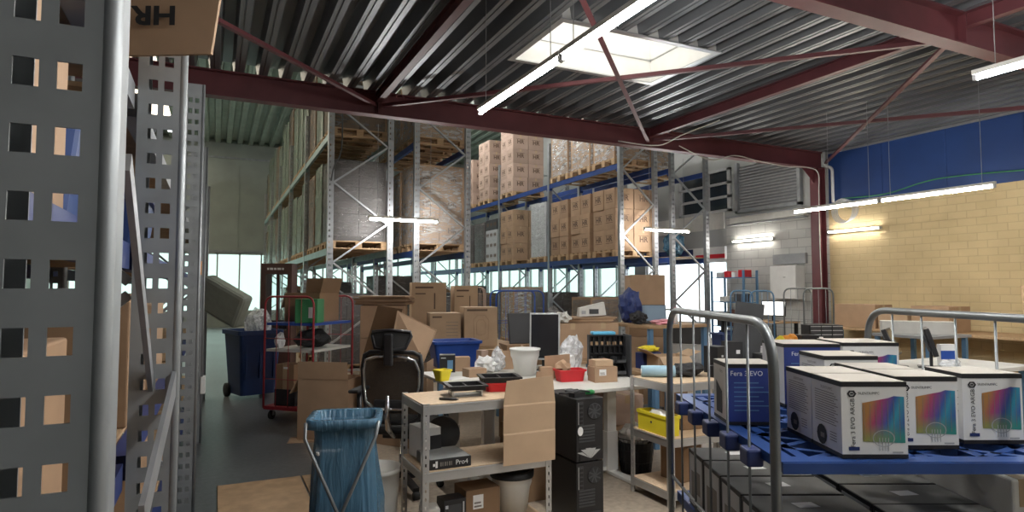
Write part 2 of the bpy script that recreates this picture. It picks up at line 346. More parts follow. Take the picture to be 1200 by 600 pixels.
# walls
W = MB(); W.use('midwall').box(XL - .2, XR + .2, YB + .0, YB + .1, ROOFZ + .25, HIGH + .2); S('wall_inner', W)
WN = [(-5.6 + i * 1.2) for i in range(14)]                          # back wall: glazed strip under sheet panels
W = MB(); W.use('greywall').box(XL - .2, XR + .2, BACK, BACK + .2, 0, .6).box(XL - .2, XR + .2, BACK, BACK + .2, 3.1, HIGH + .2)
for i in range(-5, 12, 2): W.box(i - .2, i - .17, BACK - .02, BACK, 3.1, HIGH)
W.use('galv_dark').box(XL, XR, BACK - .05, BACK, 7.05, 7.12).box(XL, XR, BACK - .04, BACK, 3.1, 3.2)
S('wall_back', W)
wn = T('window_2', 'x', 'x'); del wn['label']; del wn['category']; wn['kind'] = 'structure'
W = mk('palegrey')
for x in [XL + .1 + i * .85 for i in range(21)]: W.box(x - .03, x + .03, BACK + .02, BACK + .1, .6, 3.1)
W.box(XL, XR, BACK + .02, BACK + .1, .6, .68).box(XL, XR, BACK + .02, BACK + .1, 3.02, 3.1); W.build('window_frame', None, wn)
mk('pane').box(XL, XR, BACK + .11, BACK + .12, .6, 3.1).build('window_pane', None, wn)

S('wall_left', mk('greywall').box(XL - .2, XL, -3, BACK + .2, 0, HIGH + .2))
S('wall_front', mk('midwall').box(XL - .2, XR + .2, -3.2, -3, 0, HIGH + .2))
W = MB(); W.use('yellowbrick').box(XR, XR + .2, -3, YB - .12, 0, 3.25)
W.use('whitebrick').box(XR, XR + .2, YB - .12, 11.25, 0, 3.3)
W.use('midwall').box(XR, XR + .2, YB - .12, 11.25, 3.3, HIGH + .2).box(XR, XR + .2, 11.25, 14.4, 2.62, HIGH + .2).box(XR, XR + .2, 14.4, BACK + .2, 0, .7).box(XR, XR + .2, 14.4, BACK + .2, 2.45, HIGH + .2).box(XR, XR + .2, 14.4, 14.9, .7, 2.45)
W.use('offwhite').box(XR - .03, XR, 11.3, 16.0, 3.05, 3.45)
W.use('bluewall')
for i in range(10): W.box(XR + .0, XR + .2, YB - .13 - 1.12 * (i + 1), YB - .135 - 1.12 * i, 3.25, ROOFZ + .14)
W.use('midwall').box(XR + .03, XR + .2, -3, YB - .13, 3.25, HIGH)
S('wall_right', W)
S('trim_1', mk('alu').box(XR - .03, XR, -3, YB - .13, ROOFZ - .05, ROOFZ - .01))
S('trim_2', mk('offwhite').box(XR - .14, XR, 8.95, 11.0, 3.12, 3.26).use('grey').box(XR - .17, XR - .02, 8.95, 11.1, 3.26, 3.29).box(XR - .13, XR - .02, 8.95, 11.1, 3.08, 3.11))
# glazed gate in the right wall, band above
dr = T('door_1', 'x', 'x'); del dr['label']; del dr['category']; dr['kind'] = 'structure'
W = mk('white')
for y in (11.27, 12.25, 13.3, 14.34): W.box(XR + .05, XR + .12, y, y + .06, 0, 2.3)
W.box(XR + .05, XR + .12, 11.27, 14.4, 2.24, 2.30).box(XR + .05, XR + .12, 11.27, 14.4, .0, .1).box(XR + .05, XR + .12, 11.27, 14.4, 1.0, 1.05); W.build('door_frame', None, dr)
mk('clearpane').box(XR + .13, XR + .14, 11.27, 14.4, .1, 2.24).build('door_glass', None, dr)
tagged = mk('white').box(XR - .02, XR + .06, 11.3, 14.4, 2.3, 2.62)
tagged.use('red').box(XR - .03, XR - .02, 11.3, 12.3, 2.34, 2.44).use('navy').box(XR - .03, XR - .02, 12.4, 14.4, 2.44, 2.60).use('red').box(XR - .03, XR - .02, 12.4, 14.4, 2.34, 2.38)
S('trim_3', tagged)
wn = T('window_5', 'x', 'x'); del wn['label']; del wn['category']; wn['kind'] = 'structure'
W = mk('palegrey')
for k in range(15): W.box(XR + .02, XR + .1, 14.9 + k * .97 - .03, 14.9 + k * .97 + .03, .7, 2.45)
W.box(XR + .02, XR + .1, 14.9, BACK, .7, .77).box(XR + .02, XR + .1, 14.9, BACK, 2.38, 2.45); W.build('window_frame', None, wn)
mk('pane').box(XR + .11, XR + .12, 14.9, BACK, .7, 2.45).build('window_pane', None, wn)
# roller shutter and dark glazed window high in the right wall
sh = mk('grey')
for i in range(15): sh.prism([(XR - .05, 3.42 + i * .068), (XR - .025, 3.42 + i * .068 + .004), (XR - .008, 3.42 + i * .068 + .034), (XR - .025, 3.42 + i * .068 + .064), (XR - .05, 3.42 + i * .068 + .068), (XR, 3.42 + i * .068 + .068), (XR, 3.42 + i * .068)], 9.15, 10.8)
sh.use('galv').box(XR - .09, XR, 9.07, 9.15, 3.35, 4.55).box(XR - .09, XR, 10.8, 10.88, 3.35, 4.55).box(XR - .09, XR, 9.07, 10.88, 3.36, 3.42)
o = sh.build('door_2', None); o['kind'] = 'structure'
wd = T('window_3', 'x', 'x'); del wd['label']; del wd['category']; wd['kind'] = 'structure'
W = mk('palegrey').box(XR - .08, XR, 11.05, 11.13, 3.45, 4.5).box(XR - .08, XR, 11.75, 11.83, 3.45, 4.5).box(XR - .08, XR, 12.75, 12.83, 3.45, 4.5)
for z in (3.45, 3.78, 4.11, 4.44): W.box(XR - .08, XR, 11.05, 12.83, z, z + .06)
W.build('window_frame', None, wd); mk('glassdark').box(XR - .03, XR - .02, 11.05, 12.83, 3.46, 4.48).build('window_pane', None, wd)
# spare spans for added daylight strips in the high hall roof, not built
for k, (x0, x1, y0, y1) in enumerate(((5.2, 7.0, 10, 27), (-3.5, -1.2, 9.5, 26))):
    pass

# red steel: main frames, purlins, wind bracing, column
def ibeam(b, a, c, h, w, tf=.018, tw=.012):
    a = Vector(a); c = Vector(c); d = (c - a).normalized(); up = Vector((0, 0, 1))
    b.bar(a + up * (h / 2 - tf / 2), c + up * (h / 2 - tf / 2), w, tf); b.bar(a - up * (h / 2 - tf / 2), c - up * (h / 2 - tf / 2), w, tf); b.bar(a, c, tw, h - 2 * tf)
    return b
for i, y in enumerate((YB, 3.6, -1.4)):
    b = mk('redsteel'); ibeam(b, (XL, y, 4.185), (XR - .03, y, 4.185), .33, .17)
    for x in (2.0, 6.69, -2.69): b.box(x - .006, x + .006, y - .08, y + .08, 4.04, 4.33)
    if i == 0:
        for x in (1.7, 2.0, 2.3): 
            for q in (-.05, .05): b.box(x + q - .012, x + q + .012, y - .1, y - .08, 4.30, 4.325)
    S('roof_beam', b)
for x in (2.0, 6.69, -2.69):
    for (y0, y1) in ((3.69, 8.51), (-1.31, 3.51)):
        S('roof_purlin_beam', ibeam(mk('redsteel'), (x, y0, 4.265), (x, y1, 4.265), .15, .085, .012, .008))
for a, c in (((2.05, 8.5, 4.13), (6.64, 3.7, 4.10)), ((6.64, 8.5, 4.10), (2.05, 3.7, 4.13)), ((6.75, 8.5, 4.13), (11.0, 3.7, 4.10)), ((11.0, 8.45, 4.10), (6.75, 3.7, 4.13)), ((1.95, 8.5, 4.13), (-2.64, 3.7, 4.13))):
    b = mk('redsteel'); a = Vector(a); c = Vector(c); b.bar(a, c, .055, .008); b.bar(a + Vector((0, 0, .025)), c + Vector((0, 0, .025)), .008, .05); S('roof_brace_beam', b)
b = mk('redsteel'); b.box(10.85, 10.865, YB - .1, YB + .1, 0, 4.02).box(11.035, 11.05, YB - .1, YB + .1, 0, 4.02).box(10.865, 11.035, YB - .006, YB + .006, 0, 4.02).box(10.80, 11.09, YB - .14, YB + .14, 0, .02).prism([(10.85, 4.02), (10.85, 3.72), (10.5, 4.02)], YB - .006, YB + .006)
S('steel_column', b)

# ------------------------------------------------------------------ lamps
def lamp(label, a, c, wires=(), group='fluorescent tube lamps', warm=False, wall=False, back=(0, 0, 1), name='fluorescent_lamp', power=None, top=None):
    a = Vector(a); c = Vector(c); mid = (a + c) / 2; t = T(name, label, 'lamp', mid, 0, None); a = a - mid; c = c - mid; d = (c - a).normalized(); bk = Vector(back)
    b = mk('offwhite'); b.bar(a + bk * .045, c + bk * .045, .05, .035, up=bk if abs(bk.z) < .5 else (0, 0, 1)); b.build('housing', None, t)
    for p, q in ((a, d), (c, -d)): mk('palegrey').bar(p + bk * .01, p + q * .025 + bk * .01, .032, .05).build('end_cap', None, t)
    b = mk('tubewall' if wall else 'tubewarm' if warm else 'tube'); b.tube([a + d * .025, c - d * .025], .014, 10); b.build('tube', None, t)
    if wires:
        for w in wires:
            p = a.lerp(c, w) + bk * .06; b = mk('grey'); b.tube([p, Vector((p.x, p.y, (top or ROOFZ) + .02 - mid.z))], .0035, 5); b.build('hanging_wire', None, t)
    return t
lamp('bright hanging tube lamp nearer the camera, end to end with its twin under the rooflight', (2.15, 2.2, 3.2), (2.15, 3.69, 3.2), (.1, .9))
lamp('bright hanging tube lamp crossing under the rooflight, its free end over the maroon roof beam', (2.15, 3.71, 3.2), (2.15, 5.2, 3.2), (.1, .9))
lamp('short bright tube lamp hung across the front of the left pallet rack', (2.27, 10.3, 2.75), (3.49, 10.3, 2.75), (.12, .88), power=1)
lamp('faint tube lamp hung across the braced end of the right pallet rack', (7.92, 10.3, 2.80), (9.11, 10.3, 2.80), (.12, .88))
lamp('far half of the pair of hanging tube lamps in front of the blue wall panels', (8.6, 5.75, 2.85), (8.6, 7.22, 2.85), (.1, .55), warm=True)
lamp('near half of the pair of hanging tube lamps in front of the blue wall panels', (8.6, 4.27, 2.85), (8.6, 5.73, 2.85), (.1, .9), warm=True)
lamp('tube lamp fixed on the yellow brick wall below the cable coil', (XR - .08, 7.37, 2.72), (XR - .08, 8.46, 2.72), (), wall=True, back=(1, 0, 0))
lamp('tube lamp on the white brick wall under the grey roller shutter', (XR - .08, 9.8, 2.7), (XR - .08, 11.0, 2.7), (), wall=True, back=(1, 0, 0))
for (x, y, wh) in ((5.2, -1.2, 'over the middle of the packing area'), (2.15, -1.8, 'over the gangway beside the left shelving'), (8.6, .6, 'over the benches by the yellow wall'), (5.2, 1.2, 'over the roll cages'), (-.6 + 2.2, .2, 'over the sack stand'), (5.4, 6.9, 'x')):
    if wh == 'x': continue
    lamp('added unseen tube lamp ' + wh + ' behind the camera', (x, y, 3.2), (x, y + 1.5, 3.2), (.1, .9))  # lamps out of view, added to brighten the near hall
for k, (x, y) in enumerate(((5.7, 10.2), (5.7, 12.6), (5.7, 15.0), (5.7, 17.4), (5.7, 19.8), (6.5, 10.2), (6.5, 12.6), (6.5, 15.0), (6.5, 17.4), (6.5, 19.8))):
    lamp(f'added high lamp over the {"left" if x < 1 else "middle"} aisle, {"row by the left rack" if x < 6 else "row by the right rack"}, {ORD[k % 5]} from the beam', (x, y, 7.4), (x, y + 1.5, 7.4), (.1, .9), top=HIGH - .02)  # unseen lamps above the beam, added to light the rack loads
# ================================================================== pallet racks in the high hall
dm('loaddark', (.11, .10, .095), .7, 0, 6, .15); dm('loadgrey', (.17, .175, .15), .7, 0, 6, .15)
RH = 5.4; BAY = 3.15; Y0 = 11.0; L1 = 2.30; L2 = 4.32
def post_mb(h, w, d, key, pitch=.1, hole=(.016, .04), cols=2, t=.004, side=True):
    """C profile post: perforated face towards -y, folded sides; stands at x 0..w, y 0..d"""
    b = mk(key); n = int((h - .1) / pitch)
    xs = [w * (i + 1) / (cols + 1) for i in range(cols)]; edges = [0]
    for x in xs: edges += [x - hole[0] / 2, x + hole[0] / 2]
    edges.append(w)
    for i in range(0, len(edges), 2): b.box(edges[i], edges[i + 1], 0, t, 0, h)
    for x in xs:
        z = 0
        for k in range(n):
            zc = .08 + k * pitch; b.box(x - hole[0] / 2, x + hole[0] / 2, 0, t, z, zc); z = zc + hole[1]
        b.box(x - hole[0] / 2, x + hole[0] / 2, 0, t, z, h)
    b.box(0, t, t, d, 0, h).box(w - t, w, t, d, 0, h).box(t, w * .25, d - t, d, 0, h).box(w * .75, w - t, d - t, d, 0, h)
    return b
postmesh = {}
def shared(name, key, mbf, parent, loc):
    if key not in postmesh:
        o = mbf().build(name, None, parent); postmesh[key] = o.data
    else:
        o = bpy.data.objects.new(name, postmesh[key]); COL.objects.link(o); o.parent = parent
    o.location = loc
    return o
def rack(label, x0, x1, ys, bays, pk, bk, nodes, levels=(L1, L2)):
    t = T('pallet_rack', label, 'rack', (x0, Y0, 0), 0, None); wx = x1 - x0
    for y in ys:
        f = bpy.data.objects.new('upright_frame', None); COL.objects.link(f); f.parent = t; f.location = (0, y - Y0, 0); f.empty_display_size = .1
        for x in (0, wx - .1): shared('post', pk, lambda: post_mb(RH, .1, .09, pk), f, (x, 0, 0))
        za, zb, xa, xb = nodes[0], nodes[1], .1, wx - .1; z = .25; fl = 0; seq = []
        zl = sorted([(q, 0) for q in nodes[0]] + [(q, 1) for q in nodes[1]])
        for (z1, s1), (z2, s2) in zip(zl, zl[1:]):
            if s1 == s2: continue
            mk(pk).bar(((xa, xb)[s1], .045, z1), ((xa, xb)[s2], .045, z2), .03, .045, up=(0, 1, 0)).build('brace', None, f)
        for z in (.18, RH - .2): mk(pk).bar((xa, .045, z), (xb, .045, z), .03, .045).build('brace', None, f)
        for x in (0, wx - .1): mk(pk).box(x - .02, x + .12, -.03, .12, 0, .008).build('foot_plate', None, f)
    for i in bays:
        ya = i * BAY + .09; yb = (i + 1) * BAY
        for z in levels:
            for x in (.01, wx - .06):
                b = mk(bk); b.box(x, x + .05, ya, yb, z - .115, z - .001); b.box(x - .006, x + .056, ya, ya + .05, z - .17, z - .002).box(x - .006, x + .056, yb - .05, yb, z - .17, z - .002); b.build('beam', None, t)
    return t
fr = lambda n: [Y0 + BAY * i for i in n]
NL = ([.65, 2.05, 3.45, 4.85], [1.35, 2.75, 4.15]); NR = ([1.3, 2.75, 4.2], [.6, 2.0, 3.45, 4.9])
rack('long galvanised pallet rack at the left of the aisle, loaded with shrink-wrapped pallets', 1.72, 2.87, fr(range(6)), range(5), 'galv', 'rackteal', NL)
rack('galvanised pallet rack standing back to back behind the left rack', 3.26, 4.37, fr(range(4)), range(3), 'galv', 'rackblue', NL)
rack('galvanised pallet rack with blue beams, loaded with brown cartons', 7.82, 8.84, fr(range(6)), range(5), 'galv', 'rackblue', NR)
rack('nearly empty galvanised pallet rack with blue beams beside the glazed gate', 9.22, 10.32, fr(range(3)), range(2), 'galv', 'rackblue', NR)

PX, PY, PH = 1.04, .90, .144
def pallet_mb():
    b = mk('wood')
    for i in range(5): b.box(-PX / 2, PX / 2, -PY / 2 + i * (PY - .12) / 4, -PY / 2 + i * (PY - .12) / 4 + .12, PH - .022, PH)
    for x in (-PX / 2, -.06, PX / 2 - .12): b.box(x, x + .12, -PY / 2, PY / 2, PH - .044, PH - .022)
    for x in (-PX / 2, -.06, PX / 2 - .12):
        for y in (-PY / 2, -.06, PY / 2 - .12): b.box(x, x + .12, y, y + .12, .022, PH - .044)
    for y in (-PY / 2, -.06, PY / 2 - .12): b.box(-PX / 2, PX / 2, y, y + .12, 0, .022)
    return b
PMESH = pallet_mb().build('wooden_pallet'); pm_data = PMESH.data; bpy.data.objects.remove(PMESH)
def pallet(x, y, z, label):
    o = bpy.data.objects.new('wooden_pallet', pm_data); COL.objects.link(o); o.location = (x, y, z)
    return tag(o, label, 'pallet', 'wooden pallets on the racks')
wl_cache = {}
def wrapped(x, y, z, h, kind, label, sx=1.0, sy=.86, seed=0):
    """shrink-wrapped load: block of cartons inside a crinkled film"""
    t = T('wrapped_pallet_load', label, 'pallet load', (x, y, z), 0, 'shrink-wrapped pallet loads')
    key = (round(h, 2), kind, sx, sy, seed % 3)
    if key not in wl_cache:
        ck, fk = {'green': ('loadgrey', 'filmgreen'), 'dark': ('loaddark', 'filmgrey'), 'brown': ('card_dark', 'filmgrey'), 'card': ('card', 'film'), 'white': ('palegrey', 'film')}[kind]
        b = mk(ck); nl = max(2, int(h / .4)); rr = random.Random(seed * 7 + 3)
        for k in range(nl):
            for i in (0, 1):
                for j in (0, 1):
                    q = rr.uniform(0, .012)
                    b.box((-sx / 2 + i * sx / 2) + .004, (-sx / 2 + (i + 1) * sx / 2) - .004, (-sy / 2 + j * sy / 2) + .004 + q, (-sy / 2 + (j + 1) * sy / 2) - .004, k * h / nl, (k + 1) * h / nl - .006)
                    if kind == 'card':
                        b.use('cardink'); cx = -sx / 2 + (i + .5) * sx / 2; cy = -sy / 2 + (j + .5) * sy / 2; zc = (k + .5) * h / nl
                        if j == 0: b.text('HR', (cx, -sy / 2 + .002, zc), (1, 0, 0), (0, 0, 1), .13)
                        if i == 0: b.text('HR', (-sx / 2 + .002, cy, zc), (0, -1, 0), (0, 0, 1), .13)
                        b.use(ck)
        f = mk(fk); n = 40; rings = []
        for zi in range(int(h / .09) + 1):
            zz = min(h, zi * .09); r = []
            for k in range(n):
                a = 2 * math.pi * k / n; c, s_ = math.cos(a), math.sin(a); e = .22
                px_ = math.copysign(abs(c) ** e, c) * (sx / 2 + .012); py_ = math.copysign(abs(s_) ** e, s_) * (sy / 2 + .012)
                w_ = .014 * noise.noise(Vector((px_ * 9, py_ * 9, zz * 2.2 + seed))) + .010 * noise.noise(Vector((px_ * 3 + 5, py_ * 3, zz * 14 + seed)))
                r.append((px_ * (1 + w_ * 1.3) + c * max(w_, 0), py_ * (1 + w_ * 1.3) + s_ * max(w_, 0), zz))
            rings.append(r)
        rings.append([(p[0] * .8, p[1] * .8, h + .012) for p in rings[-1]])
        f.loft(rings, cap1=True)
        o1 = b.build('carton_block', None, t); o2 = f.build('stretch_film', None, t); wl_cache[key] = (o1.data, o2.data)
    else:
        for nm, me in zip(('carton_block', 'stretch_film'), wl_cache[key]):
            o = bpy.data.objects.new(nm, me); COL.objects.link(o); o.parent = t
    return t
cm_cache = {}
def carton_mb(wx, wy, h, key='card', mark='HR', faces='xy', tape=True):
    b = mk(key); b.cbox(-wx / 2, wx / 2, -wy / 2, wy / 2, 0, h, .006)
    if tape:
        b.use('tape').box(-.028, .028, -wy / 2 - .001, wy / 2 + .001, h - .0005, h + .001).box(-.028, .028, -wy / 2 - .0012, -wy / 2 + .001, h - .07, h + .0005)
    if mark:
        b.use('cardink'); s = min(h * .42, wy * .4)
        if 'x' in faces:
            b.text(mark, (-wx / 2 - .0015, 0, h * .52), (0, -1, 0), (0, 0, 1), s); b.box(-wx / 2 - .0015, -wx / 2 + .001, -s * .8, s * .8, h * .52 + s * .48, h * .52 + s * .54).box(-wx / 2 - .0015, -wx / 2 + .001, -s * .8, s * .8, h * .52 - s * .54, h * .52 - s * .48)
        if 'y' in faces:
            b.text(mark, (0, -wy / 2 - .0015, h * .52), (1, 0, 0), (0, 0, 1), s); b.box(-s * .8, s * .8, -wy / 2 - .0015, -wy / 2 + .001, h * .52 + s * .48, h * .52 + s * .54)
    return b
def carton(x, y, z, wx, wy, h, label, key='card', mark='HR', rz=0, group=None, name='cardboard_carton', faces='xy', cat='carton', tape=True):
    k = (round(wx, 3), round(wy, 3), round(h, 3), key, mark, faces, tape)
    if k not in cm_cache:
        o = carton_mb(wx, wy, h, key, mark, faces, tape).build(name); cm_cache[k] = o.data
    else:
        o = bpy.data.objects.new(name, cm_cache[k]); COL.objects.link(o)
    o.location = (x, y, z); o.rotation_euler[2] = R(rz)
    return tag(o, label, cat, group)
rr = random.Random(3)
def carton_stack(x, y, z, nl, h, where, key='card', mark='HR', two_deep=False, gap=.004, cols=2, sy=.86):
    """nl layers of printed cartons, each one an object; `where` names the pallet"""
    wy = sy / cols
    for k in range(nl):
        lay = 'bottom layer' if k == 0 else 'top layer' if k == nl - 1 else ORD[k] + ' layer'
        for j in range(cols):
            cn = ('near column', 'far column')[j] if cols == 2 else 'single column'
            jx = rr.uniform(-.012, .012)
            carton(x - .26 + jx, y - sy / 2 + (j + .5) * wy, z + k * h, .50, wy - gap, h - .003, f'brown printed carton, {lay}, {cn}, {where}', key, mark, 0, 'brown printed cartons on the right rack')
            if two_deep:
                carton(x + .26 + jx, y - sy / 2 + (j + .5) * wy, z + k * h, .50, wy - gap, h - .003, f'brown printed carton, {lay}, back {cn[:-7]}, {where}', key, mark, 0, 'brown printed cartons on the right rack')
def ploc(bay, i): return Y0 + BAY * bay + .09 + .08 + PY / 2 + i * (BAY - .16 - .09 - PY) / 2
XA, XB, XC, XD = 2.295, 3.815, 8.33, 9.77
# left rack: wrapped loads seen from the aisle
n = 0
for lev, (z, hs) in enumerate(((L1, 1.52), (L2, 1.95))):
    for bay in range(5):
        for i in range(3):
            y = ploc(bay, i); k = bay * 3 + i; lv = ('lower', 'upper')[lev]
            kind = 'green' if k % 4 != 2 else 'brown'
            if k < 1: kind = 'dark' if lev == 0 else 'brown'
            h = hs + (-.12, .05, -.05, .1, -.3)[k % 5] * (1 if lev else .5)
            pallet(XA, y, z, f'wooden pallet {ORD[k]} from the near end on the {lv} level of the left rack')
            wrapped(XA, y, z + PH + .002, h, kind, f'wrapped pallet load {ORD[k]} from the near end on the {lv} level of the left rack', seed=k)
# second row: the near bay
for lev, z in enumerate((L1, L2)):
    for i in range(3):
        y = ploc(0, i); lv = ('lower', 'upper')[lev]
        pallet(XB, y, z, f'wooden pallet {ORD[i]} from the near end, {lv} level of the back-to-back rack')
        wrapped(XB, y, z + PH + .002, 1.5 if lev == 0 else 1.2, 'card', f'film-wrapped carton load {ORD[i]} from the near end, {lv} level of the back-to-back rack', seed=i)
# ground level under the left rows
for i, (x, y, h, kd) in enumerate(((XA, ploc(0, 1), 1.35, 'dark'), (XA, ploc(1, 0), 1.6, 'dark'), (XA, ploc(1, 2), 1.5, 'brown'), (XB, ploc(0, 0), 1.3, 'dark'), (XB, ploc(1, 0), 1.75, 'dark'), (XA, ploc(2, 1), 1.5, 'green'))):
    wrapped(x, y, .146, h, kd, f'dark wrapped load on the floor {("one bay in under the left rack", "second bay under the left rack", "behind the second upright pair of the left rack", "under the back-to-back rack, nearest the cartons", "deeper under the back-to-back rack", "in the third bay under the left rack")[i]}', seed=i + 2)
    pallet(x, y, 0, f'wooden pallet on the floor {("one bay in under the left rack", "second bay under the left rack", "behind the second upright pair of the left rack", "under the back-to-back rack, nearest the cartons", "deeper under the back-to-back rack", "in the third bay under the left rack")[i]}')
# right rack, lower level
def pal(x, y, z, where): pallet(x, y, z, f'wooden pallet, {where}')
for i in range(3):
    y = ploc(0, i); wh = f'{ORD[i]} pallet from the end, right rack\'s lower level'
    pal(XC, y, L1, wh); carton_stack(XC, y, L1 + PH + .002, 3, .455, wh, two_deep=(i == 0))
y = ploc(1, 0); pal(XC, y, L1, 'fourth from the end, right rack\'s lower level'); wrapped(XC, y, L1 + PH + .002, 1.45, 'white', 'pale film-wrapped load beside the brown cartons on the right rack\'s lower level', seed=4)
y = ploc(1, 2); wh = 'fifth pallet from the end, right rack\'s lower level'; pal(XC, y, L1, wh); carton_stack(XC, y, L1 + PH + .002, 3, .49, wh, two_deep=True)
y = ploc(2, 0); wh = 'sixth pallet, right rack\'s lower level'; pal(XC, y, L1, wh)
for k in range(4):
    for j in range(3):
        lb = f'{"dark grey" if k > 2 else "white"} labelled carton, {"bottom" if k == 0 else "top" if k == 3 else ORD[k]} layer, {ORD[j]} column, beyond the brown ones'
        carton(XC - .26, y - .43 + (j + .5) * .286, L1 + PH + .002 + k * .33, .5, .283, .327, lb, 'charcoal' if k > 2 else 'palegrey', '■■', 0, 'labelled grey cartons on the right rack')
for i in range(1, 3):
    y = ploc(2, i); pal(XC, y, L1, f'under the grey wrapped load {ORD[i]} beyond the labelled cartons'); wrapped(XC, y, L1 + PH + .002, 1.3, 'dark', f'dark wrapped load {ORD[i - 1]} beyond the labelled cartons on the right rack', seed=i)
# right rack, upper level
for i in range(3):
    y = ploc(0, i); wh = f'{ORD[i]} pallet from the end, right rack\'s upper level'; pal(XC, y, L2, wh)
    wrapped(XC, y, L2 + PH + .002, 1.35, 'card', f'film-wrapped brown carton load {ORD[i]} from the end on the right rack\'s upper level', seed=i)
y = ploc(1, 2); wh = 'tall stack, right rack\'s upper level'; pal(XC, y, L2, wh); carton_stack(XC, y, L2 + PH + .002, 5, .42, wh, two_deep=True, key='cardpink')
y = ploc(2, 0) + .6; wh = 'second tall stack, right rack\'s upper level'; pal(XC, y, L2, wh); carton_stack(XC, y, L2 + PH + .002, 5, .38, wh, two_deep=True, key='cardpink')
y = ploc(2, 2); wh = 'low far stack, right rack\'s upper level'; pal(XC, y, L2, wh); carton_stack(XC, y, L2 + PH + .002, 4, .38, wh, key='cardpink')
# last row: one load high up
pal(XD, ploc(0, 1), L2, 'high in the rack beside the glazed gate'); wrapped(XD, ploc(0, 1), L2 + PH + .002, .8, 'card', 'film-wrapped carton load high in the rack beside the glazed gate', seed=2)
pal(XC, ploc(0, 1), 0, 'on the floor under the right rack'); wrapped(XC, ploc(0, 1), .146, 1.25, 'brown', 'brown wrapped load on the floor under the right rack', seed=1)
# blue plastic bag of film hanging over the end rack
b = mk('bagblue'); b.crumple((0, 0, .3), (.24, .2, .3), 5, .35); 
o = b.build('plastic_bag', None); o.location = (9.7, 11.5, L1 + .02); tag(o, 'blue plastic bag lying on the beam level of the rack beside the gate', 'bag')
o = mk('ply').box(9.25, 10.29, 11.12, 12.2, L1, L1 + .018).build('shelf_board'); tag(o, 'wooden board laid across the lower beams of the rack beside the gate', 'board')
# ================================================================== shelving along the left edge
NR_Y = (.90, 2.28, 5.05, 7.3, 10.1); NRH = 3.1; FX = -.10
t = T('pallet_rack', 'tall galvanised storage rack with slotted posts filling the left edge of the view', 'rack', (FX, 0, 0))
def nearpost():
    b = post_mb(NRH, .13, .09, 'galv_near', .08, (.026, .034), 2, .004)
    b.tube([(.128, .008, 0), (.128, .008, NRH)], .012, 10); b.tube([(.128, .08, 0), (.128, .08, NRH)], .010, 8); b.box(.132, .138, .01, .078, 0, NRH); return b
for y in NR_Y:
    f = bpy.data.objects.new('upright_frame', None); COL.objects.link(f); f.parent = t; f.location = (0, y, 0); f.empty_display_size = .1
    shared('post', 'near', nearpost, f, (-.138 - (.014 if y < 1 else 0), 0, 0)); shared('post', 'near', nearpost, f, (-.95, 0, 0))
    for k in range(4):
        z = .3 + k * .66
        if y > 2: mk('galv_dark').bar((-.15, .05, z + (.62 if k % 2 else 0)), (-.82, .05, z + (0 if k % 2 else .62)), .03, .035, up=(0, 1, 0)).build('brace', None, f)
for ya, yb in zip(NR_Y, NR_Y[1:]):
    for z in (.34, 1.06, 1.74, 2.25):
        for x in (-.17, -.92): mk('navy' if z < 2 else 'galv_dark').box(x - .025, x + .025, ya + .1, yb - .005, z - .08, z).build('beam', None, t)
        mk('ply').box(-.89, -.20, ya + .1, yb - .01, z, z + .016).build('shelf_board', None, t)
mk('galv').bar(P(149, 190, Y=1.5) - Vector((FX, 0, 0)), P(177, 452, Y=2.3) - Vector((FX, 0, 0)), .014, .05).build('brace', None, t)
mk('galv').bar(P(207, 436, Y=2.36) - Vector((FX, 0, 0)), P(166, 610, Y=1.62) - Vector((FX, 0, 0)), .012, .075).build('brace', None, t)
mk('white').cbox(-.02, .03, 7.28, 7.42, .50, .68, .01).build('post_guard', None, t); mk('orange').box(.002, .006, 5.06, 5.13, 1.70, 1.80).build('post_label', None, t)
mk('galv').box(-.95, .01, 2.38, 10.2, 3.10, 3.13).build('top_tie', None, t) if False else None
# goods on that rack
for i, (y, z, w, d, h, k, lb) in enumerate(((1.32, 1.076, .52, .56, .42, 'card_dark', 'dark brown carton on the middle shelf of the left storage rack, near bay'), (2.06, 1.076, .5, .5, .5, 'card_dark', 'taller dark brown carton beside the second post of the left storage rack'),
        (1.36, .356, .5, .6, .4, 'card', 'brown carton low in the near bay of the left storage rack'), (2.06, .356, .52, .5, .34, 'card', 'low brown carton by the second post of the left storage rack'),
        (1.32, 1.756, .5, .5, .36, 'card', 'brown carton on the third shelf of the left storage rack'), (3.1, 1.076, .5, .7, .5, 'card_dark', 'dark carton in the second bay of the left storage rack'),
        (4.1, 1.076, .5, .7, .44, 'card', 'brown carton further along the second bay of the left storage rack'), (3.3, .356, .5, .8, .5, 'card_dark', 'dark carton low in the second bay of the left storage rack'))):
    carton(-.54, y, z + .001, w, d, h, lb, k, None)
def tote_mb(w, d, h, key, wall=.012, flare=.03):
    b = mk(key)
    rm = min(.022, .05 * w)
    def ring(s, z, r=None):
        o = []; a = w / 2 + s; c = d / 2 + s; r = min(.04, w * .12)
        for (cx, cy, a0) in ((a - r, c - r, 0), (-a + r, c - r, 90), (-a + r, -c + r, 180), (a - r, -c + r, 270)):
            for k in range(4): q = R(a0 + 30 * k); o.append((cx + r * math.cos(q), cy + r * math.sin(q), z))
        return o
    b.loft([ring(-flare, 0), ring(0, h - min(.03, h * .15)), ring(rm * .9, h - min(.03, h * .15)), ring(rm, h), ring(-wall, h), ring(-flare - wall, wall)], cap0=True, cap1=True, smooth=False); return b
for y, z, lb in ((1.93, 1.756, 'blue plastic crate on the third shelf of the left storage rack, by the second post'), (3.4, 1.756, 'blue plastic crate on the third shelf of the left storage rack, second bay')):
    tag(tote_mb(.5, .55, .26, 'bluebin').build('plastic_crate', None, None, 0, (-.535, y, z + .002)), lb, 'crate')
